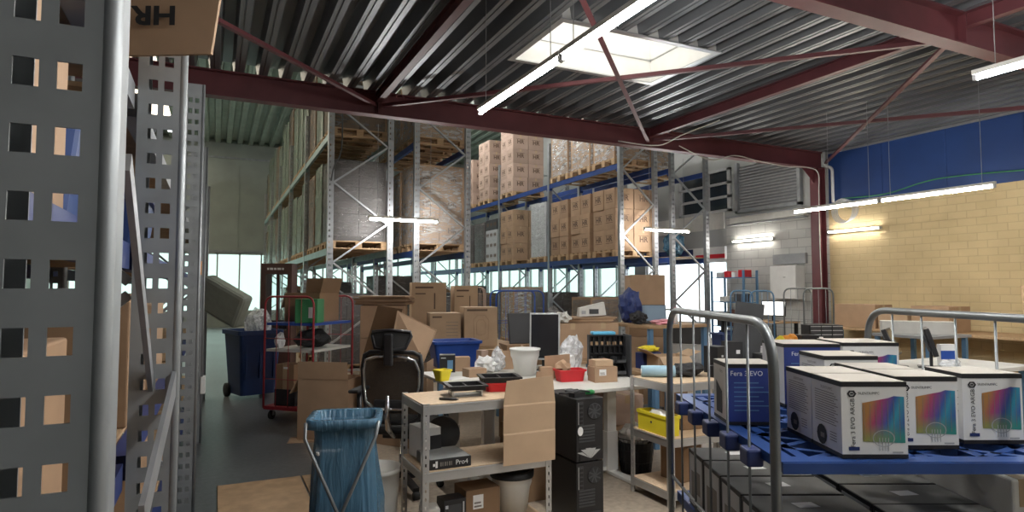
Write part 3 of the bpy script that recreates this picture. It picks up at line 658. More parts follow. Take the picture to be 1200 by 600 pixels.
# flattened carton sticking out at the top, print upside down
b = mk('card'); q = [P(96, 66, d=1.84), P(247, 63, d=1.84), P(264, -45, d=1.86), P(92, -45, d=1.86)]; nn = FW * .012
b.add(q + [p + nn for p in q], [(3, 2, 1, 0), (4, 5, 6, 7), (0, 1, 5, 4), (1, 2, 6, 5), (2, 3, 7, 6), (3, 0, 4, 7)])
b.use('ink'); q0 = P(181, 17, d=1.836); vs, fs = text2d('HR'); b.add([q0 - RT * (x * .100) - Vector((0, 0, 1)) * (y * .080) - FW * .001 for x, y, _ in vs], fs)
o = b.build('flattened_carton'); tag(o, 'flattened brown carton with upside-down letters jutting from the top of the left storage rack', 'cardboard')

# ================================================================== steel shelf units
def angle_post(b, sx, sy, h, w=.042, t=.0022):
    """slotted angle standing at the origin, legs towards +x*sx and +y*sy"""
    def plate(ax):
        z = 0; n = int(h / .05)
        for e0, e1 in ((0, .38), (.62, 1)): _pl(ax, e0 * w, e1 * w, 0, h)
        for k in range(n):
            zc = .03 + k * .05; _pl(ax, .38 * w, .62 * w, z, zc); z = zc + .02
        _pl(ax, .38 * w, .62 * w, z, h)
    def _pl(ax, u0, u1, z0, z1):
        if z1 <= z0: return
        if ax == 'x': b.box(min(sx * u0, sx * u1), max(sx * u0, sx * u1), min(0, sy * t), max(0, sy * t), z0, z1)
        else: b.box(min(0, sx * t), max(0, sx * t), min(sy * u0, sy * u1), max(sy * u0, sy * u1), z0, z1)
    plate('x'); plate('y')
def shelf_unit(label, x0, y0, w, d, h, levels):
    t = T('shelf_unit', label, 'shelf', (x0, y0, 0))
    for (x, y, sx, sy) in ((0, 0, 1, 1), (w, 0, -1, 1), (0, d, 1, -1), (w, d, -1, -1)):
        b = mk('alu'); angle_post(b, sx, sy, h); o = b.build('post', None, t); o.location = (x, y, 0)
    for z in levels:
        b = mk('chip').box(.006, w - .006, .006, d - .006, z - .010, z); b.build('shelf_board', None, t)
        for (a, c) in (((.003, .006, z - .034), (w - .003, .006, z - .034)), ((.003, d - .006, z - .034), (w - .003, d - .006, z - .034)), ((.006, .01, z - .034), (.006, d - .01, z - .034)), ((w - .006, .01, z - .034), (w - .006, d - .01, z - .034))):
            m_ = mk('alu'); m_.bar(a, c, .006, .058); m_.bar(Vector(a) + Vector((0, 0, .024)), Vector(c) + Vector((0, 0, .024)), .016, .004); m_.build('shelf_beam', None, t)
    return t
S1 = (1.14, 3.63); S1W, S1D = .88, .47
shelf_unit('low grey steel shelf unit with chipboard shelves, cardboard sheet hanging on its front', S1[0], S1[1], S1W, S1D, .905, (.09, .50, .90))
S2 = (3.01, 3.64)
shelf_unit('low grey steel shelf unit behind the roll cage, holding a yellow bin', S2[0], S2[1], .9, .48, .905, (.12, .50, .90))

# cardboard sheet hanging in front of the first unit
b = mk('card_pale'); zz = [0, .185, .205, .365, .385, .53]; xs0 = 1.655; wv = .372
prof = [(.0, 0), (.006, .19), (.0, .20), (.008, .37), (.002, .38), (.012, .53)]
pts = []
for (dy, z) in prof: pts.append([(xs0 - .0, 3.595 - dy * .6, .485 + z), (xs0 + wv, 3.595 - dy * .6, .485 + z)])
def thick_strip(b, rows, t, n=(0, 1, 0)):
    n = Vector(n) * t
    f = [[Vector(p) for p in r] for r in rows]
    b.loft([[r[0], r[1], r[1] + n, r[0] + n] for r in f], cap0=True, cap1=True, smooth=False); return b
pts[-1] = [(xs0 + .02, pts[-1][0][1], .485 + .53), (xs0 + wv - .02, pts[-1][0][1], .485 + .545)]
thick_strip(b, pts, .004); o = b.build('hanging_cardboard_sheet'); tag(o, 'creased brown cardboard sheet hung over the front of the grey shelf unit', 'cardboard')

# things on and in the first unit
def product_box(w, d, h, key, name, label, loc, rz=0, cat='box', deco=None, bev=.003):
    b = mk(key); b.cbox(-w / 2, w / 2, -d / 2, d / 2, 0, h, bev)
    if deco: deco(b, w, d, h)
    o = b.build(name, None, None, 0, loc, rz); return tag(o, label, cat)
def deco_pro4(b, w, d, h):
    b.use('silverfilm').box(-w / 2 + .008, w / 2 - .008, -d / 2 + .006, d / 2 - .006, h - .001, h + .0015)
    b.use('white').text('Pro4', (w * .27, -d / 2 - .0015, h * .5), (1, 0, 0), (0, 0, 1), .042).box(-w * .36, -w * .31, -d / 2 - .0012, -d / 2, h * .18, h * .82).quad((-w * .42, -d / 2 - .0015, h * .35), (.014, 0, 0), (0, 0, .016))
    b.use('inkgrey')
    for k in range(6): b.quad((-w * .25 + k * .014, -d / 2 - .0015, h * .3), (.009 - .003 * (k % 2), 0, 0), (0, 0, h * .4))
product_box(.27, .27, .062, 'black', 'mainboard_box', 'flat black retail box lettered in white at the front of the middle shelf', (1.325, 3.785, .5015), 0, deco=deco_pro4)
def deco_white(b, w, d, h):
    b.use('blackmat').box(-w * .1, w / 2 + .001, -d / 2 - .001, -d / 2 + .001, h * .12, h * .75).use('inkgrey')
    for k in range(4): b.quad((-w * .4, -d / 2 - .0012, h * (.3 + k * .12)), (w * .2, 0, 0), (0, 0, .008))
o = product_box(.13, .2, .20, 'white', 'retail_box', 'white and black retail box tilted at the back left of the middle shelf', (1.265, 3.985, .502), 10, deco=deco_white)
b = mk('charcoal'); b.lathe([(.02, -.012), (.11, -.012), (.118, 0), (.11, .012), (.02, .012)], n=32); o = b.build('round_cover'); o.rotation_euler = (R(80), 0, R(-14)); o.location = (1.40, 4.02, .625); tag(o, 'round dark grey disc standing behind the lettered black box', 'disc')
# black crate with openwork side and dark bar
def lattice_crate(label, loc, w, d, h, key='black', rz=0, name='plastic_crate'):
    t = T(name, label, 'crate', loc, rz); b = mk(key).box(-w / 2, w / 2, -d / 2, d / 2, 0, .012)
    for z in (.0, h - .03):
        b.box(-w / 2, w / 2, -d / 2, -d / 2 + .012, z, z + .03).box(-w / 2, w / 2, d / 2 - .012, d / 2, z, z + .03).box(-w / 2, -w / 2 + .012, -d / 2 + .012, d / 2 - .012, z, z + .03).box(w / 2 - .012, w / 2, -d / 2 + .012, d / 2 - .012, z, z + .03)
    n = max(3, int(w / .07))
    for y in (-d / 2 + .006, d / 2 - .006):
        for k in range(n): b.bar((-w / 2 + w * k / n, y, .03), (-w / 2 + w * (k + 1) / n, y, h - .03), .012, .01, up=(0, 1, 0)); b.bar((-w / 2 + w * (k + 1) / n, y, .03), (-w / 2 + w * k / n, y, h - .03), .012, .01, up=(0, 1, 0))
    for x in (-w / 2 + .006, w / 2 - .006):
        for k in range(4): b.box(x - .006, x + .006, -d / 2 + d * k / 4, -d / 2 + d * k / 4 + .02, .03, h - .03)
    b.build('crate_body', None, t); return t
# on the desk frame behind: crate and carton seen through the unit
lattice_crate('black openwork crate under the desk seen through the grey shelf unit', (2.30, 4.37, .557), .46, .28, .16)
carton(2.30, 4.37, 0.0, .5, .3, .555, 'brown carton on the floor behind the grey shelf unit under the desk', 'card_dark', None)
# below
product_box(.11, .13, .17, 'offwhite', 'retail_box', 'white carton with a black panel on the lowest shelf, left', (1.22, 3.74, .091), -8, deco=deco_white)
def deco_blk(b, w, d, h):
    b.use('charcoal').box(-w * .3, w * .3, -d / 2 - .001, -d / 2, h * .15, h * .85).use('palegrey').box(w * .36, w * .42, -d / 2 - .0012, -d / 2, h * .1, h * .9).box(-w * .42, -w * .3, -d / 2 - .0012, -d / 2, h * .75, h * .85)
product_box(.15, .12, .20, 'black', 'retail_box', 'black retail box with a pale stripe on the lowest shelf', (1.37, 3.76, .091), 3, deco=deco_blk)
def deco_lab(b, w, d, h): b.use('paper').quad((-w * .3, -d / 2 - .0015, h * .45), (w * .3, 0, 0), (0, 0, h * .4)).use('inkgrey').quad((-w * .27, -d / 2 - .002, h * .6), (w * .2, 0, 0), (0, 0, h * .05)).quad((-w * .27, -d / 2 - .002, h * .5), (w * .22, 0, 0), (0, 0, h * .05))
product_box(.24, .2, .22, 'card_dark', 'cardboard_carton', 'brown carton with a white label on the lowest shelf', (1.585, 3.86, .091), 2, 'carton', deco_lab)
def bucket(label, loc, r0, r1, h, key='white', liner=None, name='plastic_bucket', ribs=True):
    t = T(name, label, 'bucket', loc); b = mk(key); prof = [(r0, 0), (r1 * .985, h * .93), (r1 * 1.04, h * .93), (r1 * 1.05, h), (r1 * .97, h), (r0 * .96, .01)]
    if ribs: prof = [(r0, 0), (r0 + (r1 - r0) * .55, h * .6), (r1 * .95 + .002, h * .72), (r1 * .985, h * .93), (r1 * 1.05, h * .935), (r1 * 1.06, h), (r1 * .97, h), (r0 * .95, .01)]
    b.lathe(prof, n=28, cap0=True, cap1=True); b.build('bucket_body', None, t)
    if liner:
        l = mk(liner); l.lathe([(r1 * 1.07, h * .86), (r1 * 1.075, h + .004), (r1 * .95, h + .003), (r1 * .8, h * .35)], n=28, cap0=False, cap1=True); l.build('bin_liner', None, t)
    return t
bucket('round white waste bin with a black liner under the grey shelf unit', (1.84, 3.86, .091), .10, .14, .29, 'offwhite', 'black')
# on top: two black component trays, a red tray, a pen, offcut
def tray(label, loc, w, d, h, rz, key='black'):
    t = T('parts_tray', label, 'tray', loc, rz); b = mk(key).box(-w / 2, w / 2, -d / 2, d / 2, 0, .006)
    b.box(-w / 2, w / 2, -d / 2, -d / 2 + .012, .006, h).box(-w / 2, w / 2, d / 2 - .012, d / 2, .006, h).box(-w / 2, -w / 2 + .012, -d / 2 + .012, d / 2 - .012, .006, h).box(w / 2 - .012, w / 2, -d / 2 + .012, d / 2 - .012, .006, h)
    b.box(-.006, .006, -d / 2, d / 2, .006, h * .8); b.build('tray_body', None, t)
    mk(key).box(-w / 2 - .015, w / 2 + .015, -d / 2 - .015, -d / 2, h - .012, h).box(-w / 2 - .015, w / 2 + .015, d / 2, d / 2 + .015, h - .012, h).box(-w / 2 - .015, -w / 2, -d / 2, d / 2, h - .012, h).box(w / 2, w / 2 + .015, -d / 2, d / 2, h - .012, h).build('tray_rim', None, t)
    return t
for z, (k, lb) in enumerate((('alu', 'silver metal frame under the black tray on the shelf top'),)):
    o = mk('alu').box(-.10, .10, -.07, .07, 0, .004).box(-.10, -.09, -.07, .07, .004, .04).box(.09, .10, -.07, .07, .004, .04).build('bracket_frame', None, None, 0, (1.50, 3.86, .901), -8); tag(o, lb, 'bracket')
tray('black parts tray on a silver frame near the middle of the shelf top', (1.50, 3.86, .942), .23, .19, .032, -8)
o = tote_mb(.24, .2, .06, 'red', .008, .01).build('plastic_tray', None, None, 0, (1.80, 3.96, .901), -12); tag(o, 'red plastic tray beneath the second black tray', 'tray')
tray('second black parts tray resting on the red tray', (1.79, 3.96, .962), .25, .21, .036, -14)
b = mk('black').tube([(-.055, 0, .008), (.055, 0, .008)], .008, 8).use('charcoal').tube([(.055, 0, .008), (.07, 0, .008)], [.006, .002], 8); o = b.build('marker_pen', None, None, 0, (1.33, 3.72, .901), -35); tag(o, 'black marker pen lying at the front of the shelf top', 'pen')
b = mk('card'); b.prism([(-.10, 0), (.10, 0), (.10, .13), (.07, .13), (.06, .07), (.0, .06), (-.02, .085), (-.06, .07), (-.10, .08)], -.003, .003); b.use('card').box(-.10, .10, .003, .12, 0, .004)
o = b.build('cardboard_offcut', None, None, 0, (1.93, 3.80, .901), 0); tag(o, 'torn cardboard offcut standing behind the hung cardboard sheet', 'cardboard')

# ================================================================== two stacked computer cases
def pc_case(label, loc, rz=0, fan=False):
    w, d, h = .215, .42, .428; t = T('computer_case', label, 'computer', loc, rz)
    b = mk('black').cbox(-w / 2, w / 2, 0, d, .012, h, .004); b.build('case_shell', None, t)
    for x in (-w / 2 + .03, w / 2 - .03):
        for y in (.04, d - .05): mk('rubber').lathe([(.014, 0), (.012, .012)], (x, y, 0), 10).build('foot', None, t)
    b = mk('charcoal'); z0 = h - .175                                   # port block
    b.box(-w / 2 + .012, -w / 2 + .055, -.002, 0, z0, h - .02).use('alu').box(-w / 2 + .015, -w / 2 + .019, -.004, -.002, z0 + .005, h - .025).use('black')
    for k in range(5): b.box(-w / 2 + .024, -w / 2 + .050, -.006, -.002, z0 + .008 + k * .028, z0 + .026 + k * .028)
    b.build('port_panel', None, t)
    b = mk('blackmat').lathe([(.052, 0), (.056, .003), (.05, .004)], n=24); b.use('charcoal')
    for k in range(8): a = k * math.pi / 4; b.bar((.012 * math.cos(a), .012 * math.sin(a), .004), (.05 * math.cos(a + .3), .05 * math.sin(a + .3), .004), .010, .002)
    b.lathe([(.014, .0), (.014, .006)], n=12); o = b.build('case_fan', None, t); o.location = (.035, -.0005, h - .09); o.rotation_euler[0] = R(90)
    b = mk('charcoal')
    for k in range(6): b.box(-w / 2 + .02, w / 2 - .07, -.003, 0, z0 - .015 - k * .02, z0 - .003 - k * .02)
    b.build('slot_covers', None, t)
    if fan:
        b = mk('silverfilm')
        for k in range(5): a = R(-50 + k * 22); b.add([(0, -.004 - k * .002, 0), (.1 * math.sin(a) + .012, -.006 - k * .002, .07 * math.cos(a)), (.1 * math.sin(a) - .03, -.006 - k * .002, .07 * math.cos(a))], [(0, 1, 2)])
        o = b.build('power_supply_fan', None, t); o.location = (.0, 0, .03)
        mk('black').box(-.08, .08, -.004, 0, .015, .10).build('power_supply', None, t)
    else: mk('charcoal').box(-.08, .08, -.004, 0, .02, .10).build('power_supply', None, t)
    return t
pc_case('black computer case standing on the floor beneath another one', (2.31, 3.62, 0))
pc_case('black computer case on top of the other, a round white sticker on its back', (2.305, 3.61, .43), 0, True)
mk('paper').lathe([(.03, 0), (.03, .001)], n=20).build('x')
o = bpy.data.objects['x']; o.name = 'sticker'; o.parent = [q for q in bpy.data.objects if q.name == 'computer_case.001'][0]; o.location = (-.08, -.0075, .215); o.rotation_euler = (R(90), 0, 0); o.scale = (.7, 1, 1)
# hand tools on the upper case
def tool(label, loc, rz, grip, L=.2):
    t = T('hand_tool', label, 'tool', loc, rz); mk(grip).lathe([(.012, 0), (.019, .02), (.016, .06), (.02, .09), (.012, .105)], n=12).build('grip', None, t)
    mk('blackmat').tube([(0, 0, .10), (0, 0, L)], [.009, .006], 8).build('shaft', None, t)
    for c in t.children: c.rotation_euler = (0, R(90), 0); c.location.z = .021
    return t
tool('hand tool with a green grip lying on the upper computer case', (2.40, 3.70, .858), 168, 'greengrip', .26)
tool('black-gripped hand tool lying on the upper computer case', (2.22, 3.80, .858), -20, 'black', .2)
b = mk('black').box(-.05, .05, -.03, .03, 0, .03).use('charcoal').tube([(-.04, -.02, .035), (.03, .0, .04), (.09, -.03, .03), (.12, .0, .02)], .006, 8)
o = b.build('cable_adapter', None, None, 0, (2.26, 3.70, .858), 12); tag(o, 'small black adapter with a cable end on the upper computer case', 'adapter')

# ================================================================== waste sack on its folding stand
TS = CA(-.885, 3.35); tr_ = CROT + 9
t = T('sack_stand', 'folding steel stand with crossed legs holding a blue waste sack', 'stand', TS, tr_)
w, d, h = .34, .30, .92
def rrect(w, d, r, z, n=5):
    o = []
    for (cx, cy, a0) in ((w / 2 - r, d / 2 - r, 0), (-w / 2 + r, d / 2 - r, 90), (-w / 2 + r, -d / 2 + r, 180), (w / 2 - r, -d / 2 + r, 270)):
        for k in range(n): q = R(a0 + 90 * k / (n - 1)); o.append((cx + r * math.cos(q), cy + r * math.sin(q), z))
    return o
mk('tubesteel').tube(rrect(w, d, .05, h), .009, 8, closed=True).build('rim_frame', None, t)
for s in (-1, 1):
    y = s * (d / 2 + .085)
    mk('tubesteel').tube([(-w / 2 - .01, s * (d / 2 + .01), h), (-w / 2 + .0, y, h - .06), (w / 2 + .03, y, .012)], .009, 8).build('leg', None, t)
    mk('tubesteel').tube([(w / 2 + .01, s * (d / 2 + .005), h), (w / 2, y - s * .02, h - .06), (-w / 2 - .03, y - s * .02, .012)], .009, 8).build('leg', None, t)
for s in (-1, 1): mk('tubesteel').tube([(s * (w / 2 + .03), -d / 2 - .085, .012), (s * (w / 2 + .03), d / 2 + .085, .012)], .009, 8).build('foot_bar', None, t)
b = mk('bagblue'); rings = []; N_ = 48
for (z, ex) in ((h - .035, .022), (h + .012, .020), (h + .010, -.018), (h - .14, -.03)): rings.append([Vector(p) + Vector((p[0], p[1], 0)).normalized() * ex for p in rrect(w, d, .06, z, 12)])
def bagring(z, k):
    o = []
    for i, p in enumerate(rrect(w, d, .08, z, 12)):
        n = Vector((p[0], p[1], 0)).normalized(); q = .012 * math.sin(i * 1.9 + z * 3) + .03 * noise.noise(Vector((p[0] * 12, p[1] * 12, z * 1.2)))
        o.append(Vector(p) - n * (.028 - q * k) + n * (k * .032))
    return o
out = [bagring(h - .03 - i * .085, min(1, i / 5)) for i in range(10)] + [[p * .8 + Vector((0, 0, .2 * .02)) for p in bagring(.07, 1)]]
out[-1] = [Vector((p.x, p.y, .05)) for p in out[-1]]
b.loft(rings[::-1] + [rings[0]] + out, cap1=True)
o = b.build('waste_sack', None, None, 0, TS, tr_); tag(o, 'translucent blue waste sack hanging in the folding stand', 'sack')
for k in range(3):
    b = mk(('paper', 'silverfilm', 'green')[k]); b.crumple((0, 0, .06), (.10, .08, .06), 20 + k, .5, 2)
    o = b.build('crumpled_waste', None, None, 0, TS + Vector((-.06 + k * .06, .03 * (k - 1), h - .25 + .04 * k))); tag(o, f'{("white paper", "silver film", "greenish wrapper")[k]} scrap inside the top of the blue waste sack', 'waste')
bucket('white plastic bucket on the floor between the waste sack and the grey shelf unit', CA(-.875, 4.05), .13, .155, .46, 'offwhite')

# ================================================================== office chair seen from behind
CH = CA(-.875, 5.05); t = T('office_chair', 'black mesh office chair with headrest, turned away, beside the desk', 'chair', CH, CROT - 8)
b = mk('black')
for k in range(5):
    a = R(72 * k + 20); b = mk('black'); b.bar((.03 * math.cos(a), .03 * math.sin(a), .12), (.3 * math.cos(a), .3 * math.sin(a), .075), .05, .03); b.build('base_arm', None, t)
    c = mk('rubber'); c.X = Matrix.Translation((.3 * math.cos(a), .3 * math.sin(a), .03)) @ Matrix.Rotation(a, 4, 'Z') @ Matrix.Rotation(R(90), 4, 'X'); c.lathe([(.01, -.022), (.03, -.022), (.03, .022), (.01, .022)], n=14); c.build('caster', None, t)
mk('chrome').lathe([(.03, .1), (.03, .28), (.02, .28), (.02, .44)], n=14).build('gas_column', None, t)
mk('black').cbox(-.12, .12, -.15, .12, .43, .47, .01).build('tilt_mechanism', None, t)
b = mk('meshfab'); b.cbox(-.25, .25, -.22, .26, .47, .545, .03); b.build('seat', None, t)
fr_ = []
def bk(x, z): return Vector((x, -.26 - .06 * (z - .6) * 1.2 + .10 * (x * x) / .055 * .35 - .03 * math.sin((z - .55) * 5), z))
loop = []
for (x, z) in ((-.21, .62), (-.225, .8), (-.235, 1.0), (-.22, 1.09), (-.17, 1.115), (0, 1.12), (.17, 1.115), (.22, 1.09), (.235, 1.0), (.225, .8), (.21, .62), (.15, .585), (0, .575), (-.15, .585)): loop.append(bk(x, z))
mk('black').tube(loop, .017, 10, closed=True).build('backrest_frame', None, t)
b = MB(); M['chairmesh'] = clearmat('chairmesh', (.012, .012, .012), .24, .8, .1, 300); b.use('chairmesh'); rows = []
for i in range(11):
    z = .585 + .53 * i / 10; rows.append([bk(-.222 + .444 * j / 10, z) for j in range(11)])
b.loft(rows, closed=False); b.build('backrest_mesh', None, t)
mk('chrome').tube([(0, -.22, .47), (0, -.36, .56), (0, -.385, .68), (0, -.37, .8)], [.02, .024, .02, .014], 10).build('spine', None, t)
for s in (-1, 1):
    mk('chrome').tube([(0, -.375, .70), (s * .1, -.36, .70), (s * .19, -.31, .74), (s * .215, -.29, .85), (s * .218, -.30, .98), (s * .19, -.325, 1.06), (s * .1, -.34, 1.085), (s * .03, -.345, 1.09)], .011, 8).build('back_brace', None, t)
mk('black').cbox(-.13, .13, -.33, -.295, .66, .76, .015).build('lumbar_pad', None, t)
mk('black').cbox(-.035, .035, -.385, -.35, 1.02, 1.26, .012).build('headrest_post', None, t)
hl = [(-.12, -.33, 1.15), (-.155, -.30, 1.24), (-.15, -.30, 1.27), (0, -.34, 1.285), (.15, -.30, 1.27), (.155, -.30, 1.24), (.12, -.33, 1.15), (0, -.35, 1.135)]
hd = mk('black').tube(hl, .013, 8, closed=True).build('headrest', None, t)
b = mk('meshfab'); b.loft([[hl[1], (0, -.345, 1.24), hl[5]], [hl[0], (0, -.352, 1.14), hl[6]]], closed=False); b.loft([[hl[2], hl[3], hl[4]], [hl[1], (0, -.345, 1.24), hl[5]]], closed=False); b.build('headrest_mesh', None, hd)
for s in (-1, 1):
    a = mk('black').tube([(s * .12, -.02, .45), (s * .32, -.02, .47), (s * .36, -.02, .53), (s * .36, -.02, .77)], [.018, .018, .02, .022], 10).build('armrest_post', None, t)
    mk('blackmat').cbox(s * .36 - .045, s * .36 + .045, -.16, .11, .77, .80, .014).build('armrest_pad', None, t)

# ================================================================== white sit-stand desks
def desk(label, x0, x1, y0, y1, z, legs):
    t = T('standing_desk', label, 'desk', (x0, y0, 0)); w = x1 - x0; d = y1 - y0
    mk('offwhite').cbox(0, w, 0, d, z - .028, z, .004).build('desk_top', None, t)
    for x in legs:
        mk('white').box(x - .045, x + .045, d / 2 - .03, d / 2 + .03, .35, z - .03).build('leg', None, t); mk('white').box(x - .055, x + .055, d / 2 - .04, d / 2 + .04, .03, .36).build('leg_sleeve', None, t)
        mk('white').cbox(x - .04, x + .04, .03, d - .05, 0, .03, .006).build('foot', None, t)
    mk('white').box(legs[0] + .04, legs[-1] - .04, d / 2 - .02, d / 2 + .02, z - .075, z - .03).build('crossbar', None, t)
    mk('white').box(legs[0] + .04, legs[-1] - .04, d / 2 - .02, d / 2 + .02, .03, .06).build('floor_bar', None, t)
    return t
DZ = .80
desk('white sit-stand desk behind the stacked computer cases, cluttered with boxes', 1.78, 3.42, 4.20, 4.99, DZ, (.2, 1.36))
desk('white sit-stand desk at the back of the first one, under the bucket and screens', 1.78, 3.42, 5.01, 5.80, DZ, (.2, 1.21))

# ================================================================== roll cage with blue deck
RC = CA(1.035, 2.02); RCR = CROT; RW, RL = .80, 1.0
t = T('roll_cage', 'steel tube roll cage with blue plastic deck carrying white cooler boxes, nearest the camera', 'trolley', RC, RCR); ROLL = t
for s in (-1, 1):
    x = s * RW / 2
    pts = uround([(x, -RL / 2, .16), (x, -RL / 2, 1.515), (x, RL / 2, 1.515), (x, RL / 2, .16)], .13, 7)
    e = mk('tubesteel').tube(pts, .0125, 12).build('end_frame', None, t)
    for k in range(5):
        y = -RL / 2 + RL * (k + 1) / 6
        mk('tubesteel').tube([(x, y, .2), (x, y, 1.505)], .004, 6).build('wire_bar', None, e)
    for z in (.45, .86): mk('tubesteel').tube([(x, -RL / 2, z), (x, RL / 2, z)], .006, 6).build('cross_wire', None, e)
def lattice(b, w, d, z, th, s=.112, bw=.021):
    b.box(-w / 2, w / 2, -d / 2, -d / 2 + .05, z - th, z).box(-w / 2, w / 2, d / 2 - .05, d / 2, z - th, z).box(-w / 2, -w / 2 + .045, -d / 2 + .05, d / 2 - .05, z - th, z).box(w / 2 - .045, w / 2, -d / 2 + .05, d / 2 - .05, z - th, z)
    X0, X1, Y0_, Y1 = -w / 2 + .04, w / 2 - .04, -d / 2 + .045, d / 2 - .045
    for ang in (32, 148, 90):
        a = R(ang); dx, dy = math.cos(a), math.sin(a); nx, ny = -dy, dx
        for k in range(-14, 15):
            off = k * s * (1.0 if ang != 90 else 1.35); lo, hi = -9, 9
            px_, py_ = nx * off, ny * off
            for (p, q, a0, a1) in ((px_, dx, X0, X1), (py_, dy, Y0_, Y1)):
                if abs(q) < 1e-6:
                    if not a0 < p < a1: lo, hi = 1, 0
                    continue
                t0, t1 = (a0 - p) / q, (a1 - p) / q; lo = max(lo, min(t0, t1)); hi = min(hi, max(t0, t1))
            if hi - lo > .03: b.bar((px_ + dx * lo, py_ + dy * lo, z - th / 2 - .001), (px_ + dx * hi, py_ + dy * hi, z - th / 2 - .001), bw if ang != 90 else .03, th - .004)
    return b
PZ = 1.18
b = mk('bluelattice'); lattice(b, RW - .04, RL - .02, PZ, .026); b.build('deck', None, t)
mk('bluelattice').box(-RW / 2 + .02, RW / 2 - .02, -RL / 2 + .005, -RL / 2 + .0098, PZ - .028, PZ - .002).build('deck_lip', None, t)
for k in range(5):
    y = -RL / 2 + RL * (k + 1) / 6
    for s in (-1, 1): mk('navy').cbox(s * (RW / 2 - .005) - .022, s * (RW / 2 - .005) + .022, y - .03, y + .03, PZ - .05, PZ - .004, .006).build('deck_clip', None, t)
LZ = .80
b = mk('bluelattice'); lattice(b, RW - .04, RL - .02, LZ, .035); b.build('lower_deck', None, t)
b = mk('tubesteel'); b.box(-RW / 2, RW / 2, -RL / 2, RL / 2, .15, .18); b.build('base', None, t)
for x in (-.32, .32):
    for y in (-.42, .42):
        c = mk('rubber'); c.X = Matrix.Translation((x, y, .06)) @ Matrix.Rotation(R(90), 4, 'Y'); c.lathe([(.01, -.015), (.06, -.015), (.06, .015), (.01, .015)], n=18); c.use('galv'); c.X = Matrix.Translation((x, y, 0)); c.box(-.03, -.02, -.02, .02, .05, .15).box(.02, .03, -.02, .02, .05, .15).box(-.03, .03, -.03, .03, .14, .15); c.build('caster', None, t)
# cooler boxes
def cooler_mb(w, d, h, front='rainbow', side='text'):
    b = mk('white').box(-w / 2, w / 2, -d / 2, d / 2, .009, h - .011)
    b.use('black').box(-w / 2 - .0008, w / 2 + .0008, -d / 2 - .0008, d / 2 + .0008, h - .013, h - .001).box(-w / 2 - .0005, w / 2 + .0005, -d / 2 - .0005, d / 2 + .0005, 0, .010)
    b.use('topgrey').box(-w / 2 + .001, w / 2 - .001, -d / 2 + .001, d / 2 - .001, h - .001, h)
    yf = -d / 2 - .001; xl = -w / 2 - .001
    if front == 'rainbow':
        b.use('rainbow').add([(-w * .18, yf, h * .22), (w * .46, yf, h * .20), (w * .46, yf, h * .80), (w * .30, yf, h * .81), (w * .22, yf, h * .785), (-w * .18, yf, h * .72)], [(0, 1, 2, 3, 4, 5)])
        b.use('inkgrey')
        for k in range(7): x = -w * .16 + k * w * .09; b.quad((x, yf - .0004, h * .24), (.0012, 0, 0), (0, 0, h * (.46 + .012 * k)))
        b.use('silverfilm'); n = 18; c = (w * .13, h * .26); ro, ri = w * .17, w * .155
        vs = []; 
        for k in range(n + 1): a = math.pi * 2 * k / n; vs += [(c[0] + ro * math.cos(a), yf - .0006, c[1] + ro * .75 * math.sin(a)), (c[0] + ri * math.cos(a), yf - .0006, c[1] + ri * .75 * math.sin(a))]
        b.add(vs, [(2 * k, 2 * k + 1, 2 * k + 3, 2 * k + 2) for k in range(n)])
        for k in range(4): b.quad((w * (.06 + .045 * k), yf - .0005, h * .10), (.0022, 0, 0), (0, 0, h * .17))
        b.quad((w * .26, yf - .0005, h * .07), (w * .16, 0, 0), (0, 0, h * .02))
        b.use('ink').text('Fera 3 EVO ARGB', (-w * .33, yf, h * .46), (0, 0, 1), (-1, 0, 0), .0158)
        c0 = Vector((-w * .34, yf, h * .84)); r = .0095
        hexo = [c0 + Vector((r * 1.25 * math.cos(R(60 * k)), 0, r * math.sin(R(60 * k)))) for k in range(6)]; hexi = [c0 + (p - c0) * .55 for p in hexo]
        b.add(hexo + hexi, [(k, (k + 1) % 6, 6 + (k + 1) % 6, 6 + k) for k in range(6)]); b.quad(c0 + Vector((-.004, 0, -.002)), (.008, 0, 0), (0, 0, .004))
        b.text('SILENTIUMPC', (-w * .08, yf, h * .845), (1, 0, 0), (0, 0, 1), .009)
        b.use('navy').box(-w * .40, -w * .24, yf - .0004, yf + .001, h * .105, h * .15)
    else:
        b.use('boxblue').box(-w / 2 - .0003, w / 2 + .0003, yf + .0003, yf + .0012, .010, h - .013)
        b.use('white').text('Fera 3 EVO', (-w * .12, yf, h * .84), (1, 0, 0), (0, 0, 1), .021)
        for k in range(7): b.use('steelblue').quad((-w * .38, yf, h * (.68 - k * .075)), (w * (.5 + .1 * (k % 3)), 0, 0), (0, 0, .0032))
    b.use('inkgrey')
    if side == 'text':
        b.text('SILENTIUMPC', (xl, -.005, h * .86), (0, -1, 0), (0, 0, 1), .010)
        for k in range(14): b.quad((xl, d * .38, h * (.80 - k * .032)), (0, -d * (.66 + .06 * ((k * 7) % 3)), 0), (0, 0, .0018))
        b.use('ink'); vs = [(xl, d * .16 + .026 * math.cos(R(30 * k)), h * .2 + .026 * math.sin(R(30 * k))) for k in range(12)]; b.add(vs, [tuple(range(12))]); b.use('inkgrey').quad((xl - .0003, d * .2, h * .16), (0, -.02, 0), (0, 0, .012))
        for k in range(4): b.quad((xl, -d * .12, h * (.28 - k * .035)), (0, -d * .22, 0), (0, 0, .002))
    else:
        b.text('Fera', (xl, -.01, h * .84), (0, -1, 0), (0, 0, 1), .016); b.use('charcoal'); b.add([(xl, d * .3, h * .12), (xl, -d * .1, h * .12), (xl, -d * .1, h * .5), (xl, d * .3, h * .66)], [(0, 3, 2, 1)])
    return b
